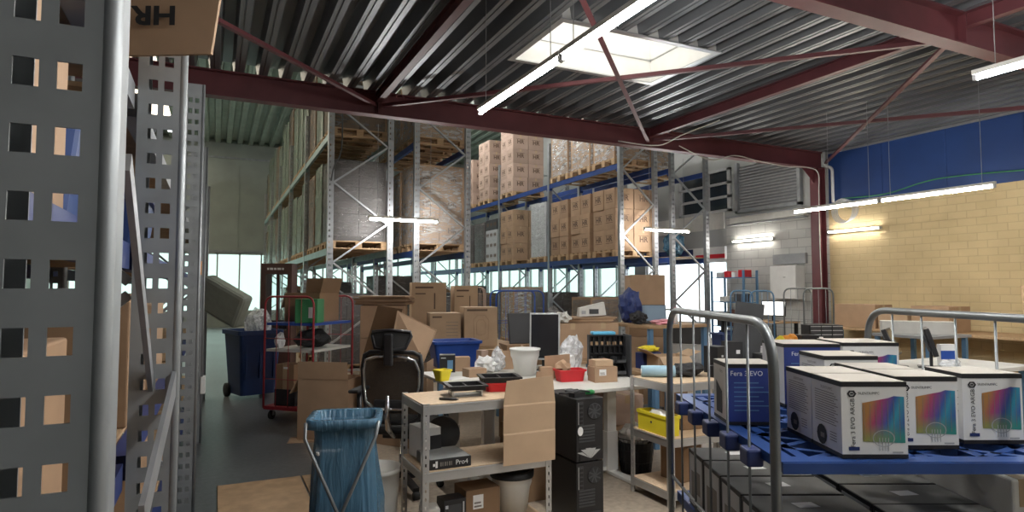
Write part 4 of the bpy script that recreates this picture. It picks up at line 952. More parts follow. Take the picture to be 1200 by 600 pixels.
def cart_pos(x, y, z): q = Matrix.Rotation(R(RCR), 4, 'Z') @ Vector((x, y, 0)); return Vector((RC.x + q.x, RC.y + q.y, z))
bw, bd, bh = .162, .150, .188
proto = {}
def cooler(px_lat, fwd, w, d, h, front, side, label, z=PZ + .0015, rz=0):
    k = (w, d, h, front, side)
    if k not in proto: o = cooler_mb(w, d, h, front, side).build('cooler_box'); proto[k] = o.data
    else: o = bpy.data.objects.new('cooler_box', proto[k]); COL.objects.link(o)
    o.location = CA(px_lat + w / 2, fwd + d / 2, z); o.rotation_euler[2] = R(CROT + rz)
    return tag(o, label, 'box', 'cooler boxes on the roll cage')
cooler(.815, 1.555, bw, bd, bh, 'rainbow', 'text', 'white cooler box with rainbow picture nearest the camera, its whole front in view')
cooler(.815, 1.712, bw, bd, bh, 'rainbow', 'text', 'white cooler box directly behind the nearest rainbow-picture box')
cooler(1.005, 1.645, bw, bd, bh, 'rainbow', 'text', 'white cooler box with rainbow picture cut by the right border of the photo')
cooler(1.005, 1.80, bw, bd, bh, 'rainbow', 'text', 'white cooler box behind the rainbow-picture box at the right border')
cooler(1.22, 1.70, bw, bd, bh, 'rainbow', 'text', 'white cooler box furthest right on the deck of the roll cage')
cooler(.965, 2.22, .20, .19, .222, 'blue', 'pic', 'larger blue-fronted cooler box with white lettering behind the rainbow-picture boxes')
cooler(1.17, 2.26, .205, .19, .222, 'white2', 'pic', 'larger pale cooler box beside the blue-fronted lettered one at the back of the deck') if False else None
cooler(.668, 1.93, .15, .15, .186, 'blue', 'pic', 'blue-fronted cooler box standing alone behind the bars of the roll cage', rz=-2)
cooler(.99, 1.985, .17, .17, .205, 'rainbow', 'text', 'white cooler box with dark lid edge between the large blue box and the rainbow pair')
cooler(1.185, 2.24, .2, .19, .225, 'rainbow', 'text', 'tall white cooler box at the back right of the deck beside the large blue one')
# boxes on the lower deck
def lower_mb(w, d, h):
    b = mk('charcoal').box(-w / 2, w / 2, -d / 2, d / 2, 0, h); b.use('darktop').box(-w / 2 + .002, w / 2 - .002, -d / 2 + .002, d / 2 - .002, h, h + .0012)
    b.use('palegrey').box(-w / 2 - .001, -w / 2, -d / 2 + .012, d / 2 - .012, .01, h - .012).use('paper').quad((-.03, -.02, h + .0016), (.06, .008, 0), (-.008, .04, 0))
    b.use('inkgrey').quad((-w / 2 - .0015, d * .3, h * .15), (0, -d * .25, 0), (0, 0, h * .5)).quad((-w / 2 - .0015, -d * .02, h * .3), (0, -d * .3, 0), (0, 0, h * .4))
    b.use('black').box(-w / 2 - .0012, w / 2 + .0005, -d / 2 - .0005, d / 2 + .0005, h - .01, h); return b
lm = lower_mb(.30, .17, .20).build('retail_box'); lmd = lm.data; bpy.data.objects.remove(lm)
for i, (la, fw) in enumerate(((.665, 2.20), (.665, 2.02), (.665, 1.84), (.665, 1.66), (1.0, 2.12), (1.0, 1.94), (1.0, 1.76), (1.0, 1.585))):
    o = bpy.data.objects.new('retail_box', lmd); COL.objects.link(o); o.location = CA(la + .15, fw + .085, LZ + .0015); o.rotation_euler[2] = R(CROT)
    tag(o, f'dark boxed unit on the roll cage lower deck, {("left", "right")[i // 4]} row, {ORD[i % 4]} from back', 'box', 'boxed units on the lower deck')
carton(*CA(1.35, 1.9, LZ + .0015), .09, .5, .30, 'pale carton standing at the right end of the lower deck of the roll cage', 'offwhite', None, CROT)
b = mk('bagclear').crumple((0, 0, .09), (.12, .1, .09), 3, .4); o = b.build('plastic_bag', None, None, 0, CA(.47, 2.62) + Vector((0, 0, 0))); tag(o, 'clear plastic bag on the floor beside the back post of the roll cage', 'bag')
# ================================================================== helpers for loose goods
def put(mb, name, label, cat, loc, rz=0, rot=None, group=None):
    o = mb.build(name, None, None, 0, loc, rz)
    if rot: o.rotation_euler = tuple(R(a) for a in rot)
    return tag(o, label, cat, group)
def base(px, py, z): return P(px, py, z=z)             # point of a level surface at height z
def open_carton(label, loc, w, d, h, rz, flaps=(('l', 100), ('r', 100), ('f', 120), ('b', 60)), key='card', t=.005, rot=None):
    T_ = T('open_carton', label, 'carton', loc, rz)
    b = mk(key).box(-w / 2, w / 2, -d / 2, d / 2, 0, t).box(-w / 2, w / 2, -d / 2, -d / 2 + t, t, h).box(-w / 2, w / 2, d / 2 - t, d / 2, t, h).box(-w / 2, -w / 2 + t, -d / 2 + t, d / 2 - t, t, h).box(w / 2 - t, w / 2, -d / 2 + t, d / 2 - t, t, h)
    b.build('carton_body', None, T_)
    for s, a in flaps:
        L_ = (d if s in 'lr' else w) - .008; fw = min(w, d) * .46; f = mk(key)
        f.box(-L_ / 2, L_ / 2, -t / 2, t / 2, 0, fw); o = f.build('flap', None, T_)
        pos = {'f': (0, -d / 2 - t / 2 - .001, h + .001), 'b': (0, d / 2 + t / 2 + .001, h + .001), 'l': (-w / 2 - t / 2 - .001, 0, h + .001), 'r': (w / 2 + t / 2 + .001, 0, h + .001)}[s]
        rz_ = {'f': 0, 'b': 180, 'l': -90, 'r': 90}[s]
        o.location = pos; o.rotation_euler = (R(a), 0, R(rz_))     # 0 = straight up, 90 = level outwards, 180 = hanging down
    if rot: T_.rotation_euler = tuple(R(q) for q in rot)
    return T_
def bench(label, x0, x1, y0, y1, z, key='ply', name='work_table', leg='steelblue'):
    t = T(name, label, 'table', (x0, y0, 0)); w = x1 - x0; d = y1 - y0
    mk(key).cbox(0, w, 0, d, z - .035, z, .004).build('table_top', None, t)
    for x in (.03, w - .08):
        for y in (.03, d - .08): mk(leg).box(x, x + .05, y, y + .05, 0, z - .035).build('leg', None, t)
    mk(leg).box(.08, w - .08, d - .07, d - .04, .18, .23).build('stretcher', None, t)
    return t
def monitor(label, loc, w, h, rz, tilt=0, frame='silverfilm', face='screen', stand=True, name='monitor', lit=None):
    t = T(name, label, 'screen', loc, rz); z0 = .10 if stand else 0
    b = mk(frame).cbox(-w / 2, w / 2, -.004, .03, 0, h, .004); b.use('charcoal').cbox(-w * .32, w * .32, .03, .05, h * .18, h * .8, .008); o = b.build('casing', None, t); o.location.z = z0; o.rotation_euler[0] = R(-tilt)
    p = mk(lit or face).box(-w / 2 + .016, w / 2 - .016, -.006, -.0042, .018, h - .016).build('display', None, o)
    if stand:
        mk('black').box(-.03, .03, .03, .05, .01, h * .5 + .1).build('stand', None, t); mk('black').cbox(-w * .25, w * .25, -.05, .13, 0, .012, .004).build('stand_foot', None, t)
    return t
def roll_cage(label, loc, rz, w, l, h, key, shelves=(), base_key=None, wires=4, r=.014, name='roll_cage'):
    t = T(name, label, 'trolley', loc, rz)
    for s in (-1, 1):
        y = s * l / 2
        e = mk(key).tube(uround([(-w / 2, y, .15), (-w / 2, y, h), (w / 2, y, h), (w / 2, y, .15)], .12, 5), r, 8).build('end_frame', None, t)
        for k in range(wires): x = -w / 2 + w * (k + 1) / (wires + 1); mk(key).tube([(x, y, .16), (x, y, h - .005)], .0045, 5).build('wire_bar', None, e)
        for z in (.5, h * .66): mk(key).tube([(-w / 2, y, z), (w / 2, y, z)], .005, 5).build('cross_wire', None, e)
    mk(base_key or key).box(-w / 2, w / 2, -l / 2, l / 2, .13, .17).build('base', None, t)
    for x in (-w / 2 + .06, w / 2 - .06):
        for y in (-l / 2 + .08, l / 2 - .08):
            c = mk('rubber'); c.X = Matrix.Translation((x, y, .055)) @ Matrix.Rotation(R(90), 4, 'Y'); c.lathe([(.01, -.014), (.055, -.014), (.055, .014), (.01, .014)], n=14); c.X = Matrix.Translation((x, y, 0)); c.use('galv').box(-.025, .025, -.025, .025, .11, .13).box(-.026, -.018, -.015, .015, .05, .11).box(.018, .026, -.015, .015, .05, .11); c.build('caster', None, t)
    for z, k in shelves: mk(k).box(-w / 2 + .015, w / 2 - .015, -l / 2 + .016, l / 2 - .016, z - .03, z).build('shelf', None, t)
    return t
def bottle(label, loc, h=.22, r=.033, key='paper', cap='red', name='bottle'):
    t = T(name, label, 'bottle', loc); mk(key).lathe([(r, 0), (r, h * .62), (r * .45, h * .8), (r * .42, h * .88)], n=16).build('bottle_body', None, t); mk(cap).lathe([(r * .5, h * .88), (r * .5, h)], n=12).build('cap', None, t); return t
def heap(keys, label, loc, r, seed, name='plastic_bag', cat='bag', amp=.45, sub=3):
    return put(mk(keys).crumple((0, 0, r[2] * 1.012), r, seed, amp, sub), name, label, cat, loc)

# ================================================================== floor boards in the gangway
for x0, x1, lb in ((.05, .685, 'large chipboard sheet lying on the floor left of the waste sack'), (.70, 1.02, 'narrow chipboard sheet on the floor partly under the office chair side, beside the large one')):
    put(mk('ply').cbox(0, x1 - x0, 0, 1.5, 0, .012, .003), 'chipboard_sheet', lb, 'board', (x0, 4.12, .0005))

# ================================================================== wheelie bin, cushion, film, framed cabinet
BN = P(292, 470, z=0) + Vector((.05, .42, 0))
t = T('wheelie_bin', 'large dark blue wheeled waste bin standing open in the gangway', 'bin', BN, 18)
def rr4(w, d, z, r=.05): return rrect(w, d, r, z, 4)
b = mk('bluebin'); b.loft([rr4(.50, .54, .06), rr4(.60, .68, .92), rr4(.66, .74, .93), rr4(.66, .74, .99), rr4(.60, .68, .99), rr4(.48, .52, .10)], cap0=True, cap1=True, smooth=False)
for x in (-.2, 0, .2): b.box(x - .015, x + .015, -.33, -.27, .3, .86)
b.build('bin_body', None, t); mk('bluebin').tube([(-.27, .36, .95), (-.25, .43, .97), (.25, .43, .97), (.27, .36, .95)], .018, 8).build('handle', None, t)
for x in (-.27, .27):
    c = mk('rubber'); c.X = Matrix.Translation((x, .24, .1)) @ Matrix.Rotation(R(90), 4, 'Y'); c.lathe([(.02, -.025), (.1, -.025), (.1, .025), (.02, .025)], n=18); c.build('wheel', None, t)
b = mk('sage'); b.cbox(-.36, .36, -.11, .11, -.24, .24, .05); b.use('greywall').box(-.30, .30, -.112, -.105, -.22, -.215)
put(b, 'seat_cushion', 'big grey-green upholstered cushion tipped over the left rim of the blue bin', 'cushion', P(262, 353, d=8.65), 0, (8, 27, CROT - 12))
heap('bagclear', 'bunched clear plastic film heaped over the right side of the blue bin', BN + Vector((.07, .03, .48)), (.19, .21, .40), 3, 'plastic_film', 'film')
False and heap('black', 'dark crumpled sack behind the clear film in the blue bin', P(302, 385, d=9.3) + Vector((.08, .22, -.14)), (.16, .14, .18), 9, 'waste_sack', 'sack')
t = T('display_cabinet', 'tall dark brown framed cabinet with glass, behind the blue bin', 'cabinet', P(301, 462, z=0) + Vector((.08, .95, 0)), CROT + 6)
b = mk('brown'); w = .50
for x in (0, w - .07): b.box(x, x + .07, 0, .4, 0, 2.02)
b.box(.07, w - .07, 0, .4, 1.84, 2.02).box(.07, w - .07, 0, .4, 0, .9).box(.07, w - .07, .38, .4, .9, 1.05); b.build('frame', None, t)
b = mk('paper'); x = .10
for ww in (.03, .05, .04, .06, .03): b.box(x, x + ww, -.003, 0, 1.91, 1.945); x += ww + .015
b.build('header_lettering', None, t)
mk('clearpane').box(.07, w - .07, .1, .106, .9, 1.84).build('glass', None, t); mk('brown').box(w / 2 - .02, w / 2 + .02, .09, .12, .9, 1.84).build('mullion', None, t)

# ================================================================== red roll cage with goods
RG = CA(-2.57, 7.95); RGR = CROT - 18
roll_cage('red tube roll cage with a blue shelf, loaded with cartons, in the gangway', RG, RGR, .70, .84, 1.50, 'redpaint', ((.86, 'offwhite'), (1.18, 'blueplastic')), wires=3, r=.013)
def rg(x, y, z): q = Matrix.Rotation(R(RGR), 4, 'Z') @ Vector((x, y, 0)); return Vector((RG.x + q.x, RG.y + q.y, z))
open_carton('dark brown open carton with a raised flap on the blue shelf of the red cage', rg(-.05, .10, 1.182), .52, .42, .36, RGR, (('b', 6), ('r', 14), ('l', 165)), 'card_dark')
put(mk('green').cbox(-.14, .14, -.11, .11, 0, .29, .005).use('paper').quad((.03, -.112, .06), (.07, 0, 0), (0, 0, .13)), 'storage_box', 'green box with white label on the blue shelf of the red cage', 'box', rg(.18, -.265, 1.182), RGR + 14)
heap('pink', 'pink wrapping paper sticking out behind the green box on the red cage', rg(.20, -.02, 1.52), (.07, .06, .05), 4, 'wrapping_paper', 'paper', .6, 2) if False else None
heap('blackmat', 'slumped black sack on the middle shelf of the red cage', rg(.05, .0, .862), (.215, .24, .11), 6, 'waste_sack', 'sack', .3)
heap('paper', 'small knotted white bag beside the black sack on the red cage', rg(-.22, -.30, .862), (.06, .05, .09), 12, 'plastic_bag', 'bag', .6, 2)
product_box(.26, .22, .30, 'card_dark', 'cardboard_carton', 'brown carton with taped front standing on a small box inside the red cage', rg(-.10, -.24, .372), RGR, 'carton', lambda b, w, d, h: b.use('tape').box(-.03, .03, -d / 2 - .001, -d / 2, 0, h).use('paper').box(-.02, .05, -d / 2 - .002, -d / 2, h * .82, h * .9))
product_box(.3, .26, .20, 'blackmat', 'storage_box', 'low dark box on the base of the red cage under the taped carton', rg(-.10, -.22, .171), RGR)
o = tote_mb(.26, .22, .2, 'blueplastic').build('plastic_crate', None, None, 0, rg(.2, .1, .171), RGR); tag(o, 'blue crate on the base of the red cage', 'crate')
# tall opened carton in front of the cage
TC = CA(-1.97, 6.82); open_carton('tall opened brown carton standing on the floor in front of the red cage', TC, .56, .40, .64, CROT - 8, (('f', 4), ('l', 150)), 'card')
put(mk('card').box(0, .34, 0, .26, 0, .005), 'cardboard_sheet', 'loose brown cardboard flap lying on the floor beside the tall opened carton', 'cardboard', CA(-2.32, 6.5, .001), CROT + 12)

# ================================================================== flattened cartons and the pile left of the chair
FL = CA(-1.75, 9.0)
for k in range(3):
    q = CA(-1.84, 9.0); carton(q.x, q.y, k * .455, .62, .5, .45, f'brown closed carton, {("bottom", "middle", "top")[k]} of the pile under the flattened cardboard', 'card', None, CROT + 6)
q = CA(-1.22, 9.35); False and carton(q.x, q.y, 0, .5, .5, .55, 'brown carton on the floor right of the flattened cardboard pile', 'card', None, CROT + 3); False and carton(q.x, q.y, .553, .46, .46, .5, 'brown carton upon another, right of the flattened cardboard pile', 'card_dark', None, CROT - 3)
for k in range(7):
    w = .74 + .06 * math.sin(k * 2.1); put(mk('card_dark' if k % 3 else 'card').box(-w / 2, w / 2, -.28, .28, 0, .016), 'flattened_carton', f'flattened carton sheet, {ORD[k]} from the bottom of the flat pile behind the office chair', 'cardboard', CA(-1.83 + .02 * math.sin(k * 3), 9.0 + .02 * math.cos(k * 5), 1.372 + k * .0175), CROT + 5 * math.sin(k * 1.7))
# two big leaning sheets behind the chair
def sheet4(b, p, t=.006):
    p = [Vector(q) for q in p]; n = (p[1] - p[0]).cross(p[3] - p[0]).normalized() * t
    return b.add(p + [q + n for q in p], [(3, 2, 1, 0), (4, 5, 6, 7), (0, 1, 5, 4), (1, 2, 6, 5), (2, 3, 7, 6), (3, 0, 4, 7)])
T_ = T('open_carton', 'large opened carton with long slanted flaps leaning behind the office chair', 'carton', CA(-1.3, 6.2))
B_ = Vector(T_.location)
def L_(px, py, d): return P(px, py, d=d) - B_
sheet4(mk('card_dark'), [L_(424, 420, 6.75), L_(452, 424, 6.75), L_(472, 362, 6.3), L_(443, 357, 6.3)]).build('flap', None, T_)  # shaded side of the carton, shade put into the darker card colour
sheet4(mk('card'), [L_(457, 410, 6.22), L_(497, 424, 6.1), L_(512, 387, 6.25), L_(466, 364, 6.25)]).build('flap', None, T_)
b = mk('card'); sheet4(b, [L_(424, 422, 6.6), L_(500, 425, 6.2), L_(500, 545, 6.2), L_(424, 540, 6.6)]); sheet4(b, [L_(424, 422, 6.6), L_(424, 540, 6.6), L_(440, 530, 7.1), L_(440, 416, 7.1)]); sheet4(b, [L_(500, 425, 6.2), L_(508, 420, 6.42), L_(508, 538, 6.42), L_(500, 545, 6.2)])
b.build('carton_body', None, T_)

# ================================================================== cartons on the back bench
bench('long wooden bench below the roof beam carrying big pale cartons', 2.62, 4.05, 7.75, 9.15, .80)
def faced(label, px0, px1, ytop, z, d, depth, key='card_pale', rz=CROT + 14, deco=None):
    p0 = P((px0 + px1) / 2, ytop, d=d); w = (px1 - px0) / F * d * .96; h = p0.z - z; q = Vector((p0.x, p0.y, 0)) + FW * (depth / 2)
    return product_box(w, depth, h, key, 'cardboard_carton', label, (q.x, q.y, z), rz, 'carton', deco, .005)
def deco_print(b, w, d, h): b.use('cardink').box(-w * .4, w * .12, -d / 2 - .001, -d / 2, h * .90, h * .93).box(-w * .4, -w * .1, -d / 2 - .001, -d / 2, h * .8, h * .82).box(w * .14, w * .18, -d / 2 - .001, -d / 2, h * .55, h * .82)
def deco_outline(b, w, d, h):
    b.use('cardink').box(-w * .42, w * .2, -d / 2 - .001, -d / 2, h * .90, h * .95); y = -d / 2 - .001; b.use('card')
    pts = [(-w * .2, y, h * .2), (-w * .22, y, h * .68), (-w * .1, y, h * .8), (w * .12, y, h * .8), (w * .24, y, h * .66), (w * .22, y, h * .2), (0, y, h * .14)]
    b.tube(pts, .003, 4, closed=True); b.tube([(p[0] * .6, y, h * .5 + (p[2] - h * .5) * .6) for p in pts], .003, 4, closed=True)
def deco_text(b, w, d, h):
    b.use('cardink').box(-w * .42, -w * .12, -d / 2 - .001, -d / 2, h * .86, h * .91); b.use('inkgrey')
    for k in range(5): b.box(w * .02, w * .4, -d / 2 - .001, -d / 2, h * (.72 - k * .1), h * (.735 - k * .1))
faced('big pale carton at the back left of the bench, top flaps slightly open', 478, 520, 331, .801, 9.35, .42, deco=deco_print)
faced('pale carton at the back right of the bench beside the taller one', 528, 557, 335, .801, 9.45, .40, deco=deco_print)
faced('pale carton with small print at the front left of the bench, behind the blue tote', 499, 537, 367, .801, 8.55, .40, deco=deco_text)
faced('pale carton with a printed outline drawing at the front right of the bench', 539, 580, 360, .801, 8.6, .40, 'card_pale', deco=deco_outline)
bench('small wooden table carrying the blue tote behind the desks', 2.2, 3.3, 6.5, 7.25, .70)
q = P(533, 425, z=.74); o = tote_mb(.54, .42, .30, 'blueplastic', .015, .05).build('plastic_tote', None, None, 0, (2.52, 6.86, .701), -6); tag(o, 'big open blue plastic tote on the table behind the desks', 'tote')

# ================================================================== on the two white desks
q = base(521, 447, DZ); o = tote_mb(.13, .11, .095, 'yellow', .005, .015).build('parts_bin', None, None, 0, q + Vector((0, .06, 0)), 20); tag(o, 'small yellow bin at the left edge of the white desk', 'bin')
q = base(516, 434, DZ); product_box(.15, .13, .165, 'black', 'retail_box', 'black and teal retail box at the back left of the white desks', (q.x + .03, q.y - .12, DZ), -20, deco=lambda b, w, d, h: b.use('steelblue').box(w * .0, w * .35, -d / 2 - .001, -d / 2, h * .2, h * .7).use('palegrey').box(-w * .4, -w * .1, -d / 2 - .001, -d / 2, h * .8, h * .86))
q = base(551, 434, DZ); product_box(.15, .12, .135, 'card', 'cardboard_carton', 'small brown carton beside the crumpled white paper on the desk', (q.x - .08, q.y + .02, DZ), -15, 'carton')
product_box(.18, .14, .075, 'card', 'cardboard_carton', 'flat brown carton at the desk edge behind the black trays', base(556, 441, DZ) + Vector((0, 0, 0)), 5, 'carton')
q = base(553, 427, DZ); product_box(.10, .10, .19, 'cardpink', 'cardboard_carton', 'slim pinkish carton at the back edge of the white desks', (q.x - .05, min(q.y, 5.72), DZ), 10, 'carton')
heap('paper', 'crumpled white packing paper on the white desk left of the bucket', base(573, 436, DZ) + Vector((-.02, .0, .001)), (.10, .07, .07), 15, 'packing_paper', 'paper', .7)
heap('bagclear', 'crumpled clear film against the left of the white bucket', base(592, 437, DZ) + Vector((-.02, .12, 0)), (.065, .07, .11), 17, 'plastic_film', 'film', .5)
q = base(618, 440, DZ); bucket('round white bucket standing on the white desk', (q.x, q.y + .05, DZ), .095, .138, .245, 'white')
q = base(580, 430, DZ); open_carton('small opened carton leaning back behind the white bucket', (q.x + .10, 5.68, DZ), .17, .14, .17, -20, (('l', 20), ('r', 30)), 'card')
MQ = base(643, 430, DZ); monitor('silver-framed black monitor standing portrait on the white desk', (2.93, 5.40, DZ), .30, .46, -34, 5)
MQ2 = CA(.16, 6.7); monitor('black monitor tipped back, seen behind the white bucket', (MQ2.x, MQ2.y, 1.012), .38, .33, -8, 14, 'black', 'black', False); bench('low table with the tipped black monitor behind the white desks', 3.05, 3.9, 5.86, 6.1, .9) if False else None
product_box(.5, .34, 1.01, 'card_dark', 'cardboard_carton', 'dark brown carton on the floor holding up the tipped black monitor', (MQ2.x, MQ2.y + .04, 0), -10, 'carton')
put(mk('card_dark').prism([(-.16, 0), (.1, 0), (.12, .3), (-.02, .28)], -.004, .004), 'cardboard_offcut', 'dark torn cardboard leaning left of the tipped black monitor', 'cardboard', CA(-.13, 6.35, .55), CROT, (-12, 0, CROT)) if False else None
o = tote_mb(.24, .16, .10, 'red', .006, .012).build('plastic_tray', None, None, 0, base(670, 447, DZ) + Vector((.01, .05, 0)), -8); tag(o, 'red open box behind the computer cases on the white desk', 'box')
heap('card', 'crumpled brown paper in the red box on the desk', base(664, 447, DZ) + Vector((.0, .05, .055)), (.07, .05, .055), 22, 'packing_paper', 'paper', .6, 2)
heap('bagclear', 'clump of clear plastic bags between the portrait monitor and the black bin rack', Vector((3.14, 5.24, DZ + .001)), (.10, .09, .17), 25, 'plastic_bag', 'bag', .5)
heap('paper', 'white crumpled bag in front of the black bin rack', Vector((2.98, 5.07, DZ + .001)), (.08, .06, .09), 27, 'plastic_bag', 'bag', .6)
q = base(713, 449, DZ); product_box(.21, .16, .13, 'card', 'cardboard_carton', 'brown carton with white label on the desk under a smaller one', (q.x + .02, q.y + .12, DZ), -10, 'carton', deco_lab)
product_box(.17, .13, .055, 'card_pale', 'cardboard_carton', 'smaller flat carton on top of the labelled carton on the desk', (q.x + .01, q.y + .13, DZ + .131), -6, 'carton')
# more loose goods on and about the desks
for k, (px, y, w_, d_, h_, ky, rz_, lb) in enumerate(((580, 5.66, .12, .10, .20, 'card', 10, 'upright brown carton between the crumpled film and the slim pinkish carton'), (596, 5.42, .0, 0, 0, 'card', 0, ''), (648, 4.93, .16, .12, .07, 'card_dark', 8, 'low dark carton at the foot of the portrait monitor'), (640, 4.86, .12, .10, .11, 'card', -20, 'small open-ended brown carton right of the white bucket'))):
    if not lb: continue
    q = P(px, 430, Y=y); product_box(w_, d_, h_, ky, 'cardboard_carton', lb, (q.x, y, DZ), rz_, 'carton')
put(mk('paper').box(-.10, .10, -.07, .07, 0, .004), 'paper_sheet', 'white paper sheet lying at the left edge of the white desk', 'paper', (1.95, 5.25, DZ), 18)
put(mk('card').box(-.15, .15, -.003, .003, 0, .2), 'cardboard_offcut', 'brown cardboard piece standing behind the red open box', 'cardboard', (2.80, 4.92, DZ), 12)
put(mk('black').tube(smooth_([(-.16, 0, .012), (-.08, .06, .02), (0, -.02, .014), (.08, .05, .025), (.15, .0, .012)]), .008, 6), 'cable', 'black cable lying on the white desk between the red box and labelled carton', 'cable', (2.84, 4.42, DZ), -20) if False else None
# black rack of open bins
q = P(711, 425, d=5.75); t = T('bin_rack', 'black rack with open-fronted storage bins standing on the white desk', 'rack', (q.x, q.y, DZ), -18)
w, h = .34, .36; b = mk('black').box(-w / 2, w / 2, .04, .055, 0, h); b.box(-w / 2, -w / 2 + .012, -.02, .04, 0, h).box(w / 2 - .012, w / 2, -.02, .04, 0, h)
for k in range(3): b.box(-w / 2, w / 2, -.0, .04, .12 + k * .075, .13 + k * .075)
for k in range(1, 7): b.box(-w / 2 + k * w / 7 - .004, -w / 2 + k * w / 7 + .004, 0, .04, .2, h - .01)
b.box(-w / 2, w / 2, -.0, .055, h, h + .012); b.build('rack_frame', None, t)
for k in range(6): mk('ply').box(-w / 2 + .01 + k * w / 7 * 1.15, -w / 2 + .04 + k * w / 7 * 1.15, .005, .035, .275, .31).build('label_card', None, t)
for k in range(3):
    for r_ in range(2):
        x = -w / 2 + .06 + k * .11; z = .02 + r_ * .10; c = mk('charcoal').box(x - .045, x + .045, -.09, .035, z, z + .004).box(x - .045, x - .041, -.09, .035, z + .004, z + .06).box(x + .041, x + .045, -.09, .035, z + .004, z + .06).box(x - .041, x + .041, -.11, -.105, z + .01, z + .035); c.bar((x, -.09, z + .004), (x, -.107, z + .02), .082, .004); c.build('bin', None, t)
mk('charcoal').box(w / 2 + .004, w / 2 + .016, -.16, .06, 0, h + .02).build('side_panel', None, t)
put(mk('cyan').cbox(-.11, .11, -.05, .05, 0, .03, .01), 'plastic_case', 'flat light blue case on top of the black bin rack', 'case', (q.x - .01, q.y + .045, DZ + h + .0125), -18)

# behind the bin rack: table of cartons, white shell, dark blue cloth
bench('wooden table behind the desks piled with cartons and a white machine cover', 3.45, 4.35, 5.9, 6.8, .80)
carton(3.72, 6.3, .801, .40, .40, .40, 'brown carton under the white machine cover, left one of the pair', 'card', None, -12)
carton(4.13, 6.25, .801, .36, .40, .40, 'brown carton under the white machine cover, right one of the pair', 'card', None, -20)
put(mk('card_pale').prism([(-.12, 0), (.10, 0), (-.06, .26)], -.003, .003), 'cardboard_offcut', 'pale triangular cardboard piece leaning before the left carton of the table pile', 'cardboard', (3.58, 5.98, .801), 0, (-8, 0, -24))
for k in range(4): put(mk('card' if k % 2 else 'card_dark').box(-.30, .26, -.18, .18, 0, .014), 'flattened_carton', f'flattened cardboard, {ORD[k]} from the bottom under the white machine cover', 'cardboard', (3.98 + .02 * k, 6.3, 1.205 + k * .0155), -22 + 5 * k)
b = mk('offwhite'); b.add([(-.16, -.1, 0), (.16, -.1, .02), (.16, .12, .02), (-.16, .12, 0), (-.15, -.09, .10), (.14, -.08, .17), (.14, .1, .17), (-.15, .1, .10)], [(3, 2, 1, 0), (4, 5, 6, 7), (0, 1, 5, 4), (1, 2, 6, 5), (2, 3, 7, 6), (3, 0, 4, 7)]); b.use('charcoal').box(-.04, .07, -.107, -.09, .035, .09).use('grey').box(-.13, -.08, -.105, -.09, .03, .07)
put(b, 'machine_cover', 'white slanted machine cover lying on the cardboard pile', 'machine', (4.04, 6.28, 1.268), -24)
heap('filmgrey', 'grey crumpled film left of the white machine cover', (3.60, 6.42, 1.203), (.08, .08, .09), 31, 'plastic_film', 'film', .5)
heap('offwhite', 'pale crumpled packing paper beside the grey film on the carton pile', (3.60, 6.20, 1.203), (.08, .07, .06), 33, 'packing_paper', 'paper', .6)
heap('navy', 'dark blue cloth bundle between the white machine cover and the laptop', (4.58, 6.25, 1.181), (.13, .14, .20), 35, 'cloth_bundle', 'cloth', .35)
bench('raised wooden packing table carrying the open laptop', 4.1, 5.05, 5.25, 5.85, 1.18) if False else None
bench('raised wooden packing table carrying the laptop and dark blue cloth', 4.40, 5.3, 5.65, 6.45, 1.18)
t = T('laptop', 'open laptop with a pale screen on the raised packing table', 'laptop', (4.84, 6.12, 1.181), CROT - 3); mk('charcoal').cbox(-.15, .15, -.2, .0, 0, .018, .004).build('keyboard_base', None, t)
o = mk('charcoal').box(-.15, .15, -.004, .006, 0, .21).build('screen_lid', None, t); o.location = (0, .004, .014); o.rotation_euler[0] = R(-14); mk('screenblue').box(-.142, .142, -.006, -.004, .01, .2).build('display', None, o)
bottle('clear pink-capped bottle in front of the laptop on the raised table', (4.90, 5.80, 1.181), .2, .03, 'paper', 'pink')
heap('pink', 'pink and red cloth lying in front of the laptop on the raised table', (4.70, 5.80, 1.181), (.14, .08, .03), 38, 'cloth', 'cloth', .5)
heap('blackmat', 'black crumpled jacket on the left of the raised packing table', (4.50, 5.98, 1.181), (.08, .10, .07), 39, 'jacket', 'jacket', .5)
heap('yellow', 'yellow wrapped packet below the raised packing table', (4.25, 5.48, .911), (.12, .07, .035), 41, 'packet', 'packet', .3)
open_carton('opened pale carton with flaps spread before the raised packing table', (4.30, 5.22, .741), .34, .30, .16, -14, (('l', 60), ('r', 70), ('f', 125)), 'card_pale')
bench('small table with the opened pale carton beside the roll cage', 3.95, 4.6, 5.0, 5.58, .74)
product_box(.24, .14, .168, 'navy', 'storage_box', 'dark blue box under the yellow packet behind the opened carton', (4.25, 5.48, .741), 0)
q = CA(1.98, 9.3)
for k in range(4): carton(q.x, q.y, k * .45, .5, .5, .447, f'brown carton in the tall pile behind the laptop, {ORD[k]} from the floor', 'card' if k % 2 else 'card_dark', None, CROT - 6 + 5 * (k % 2))

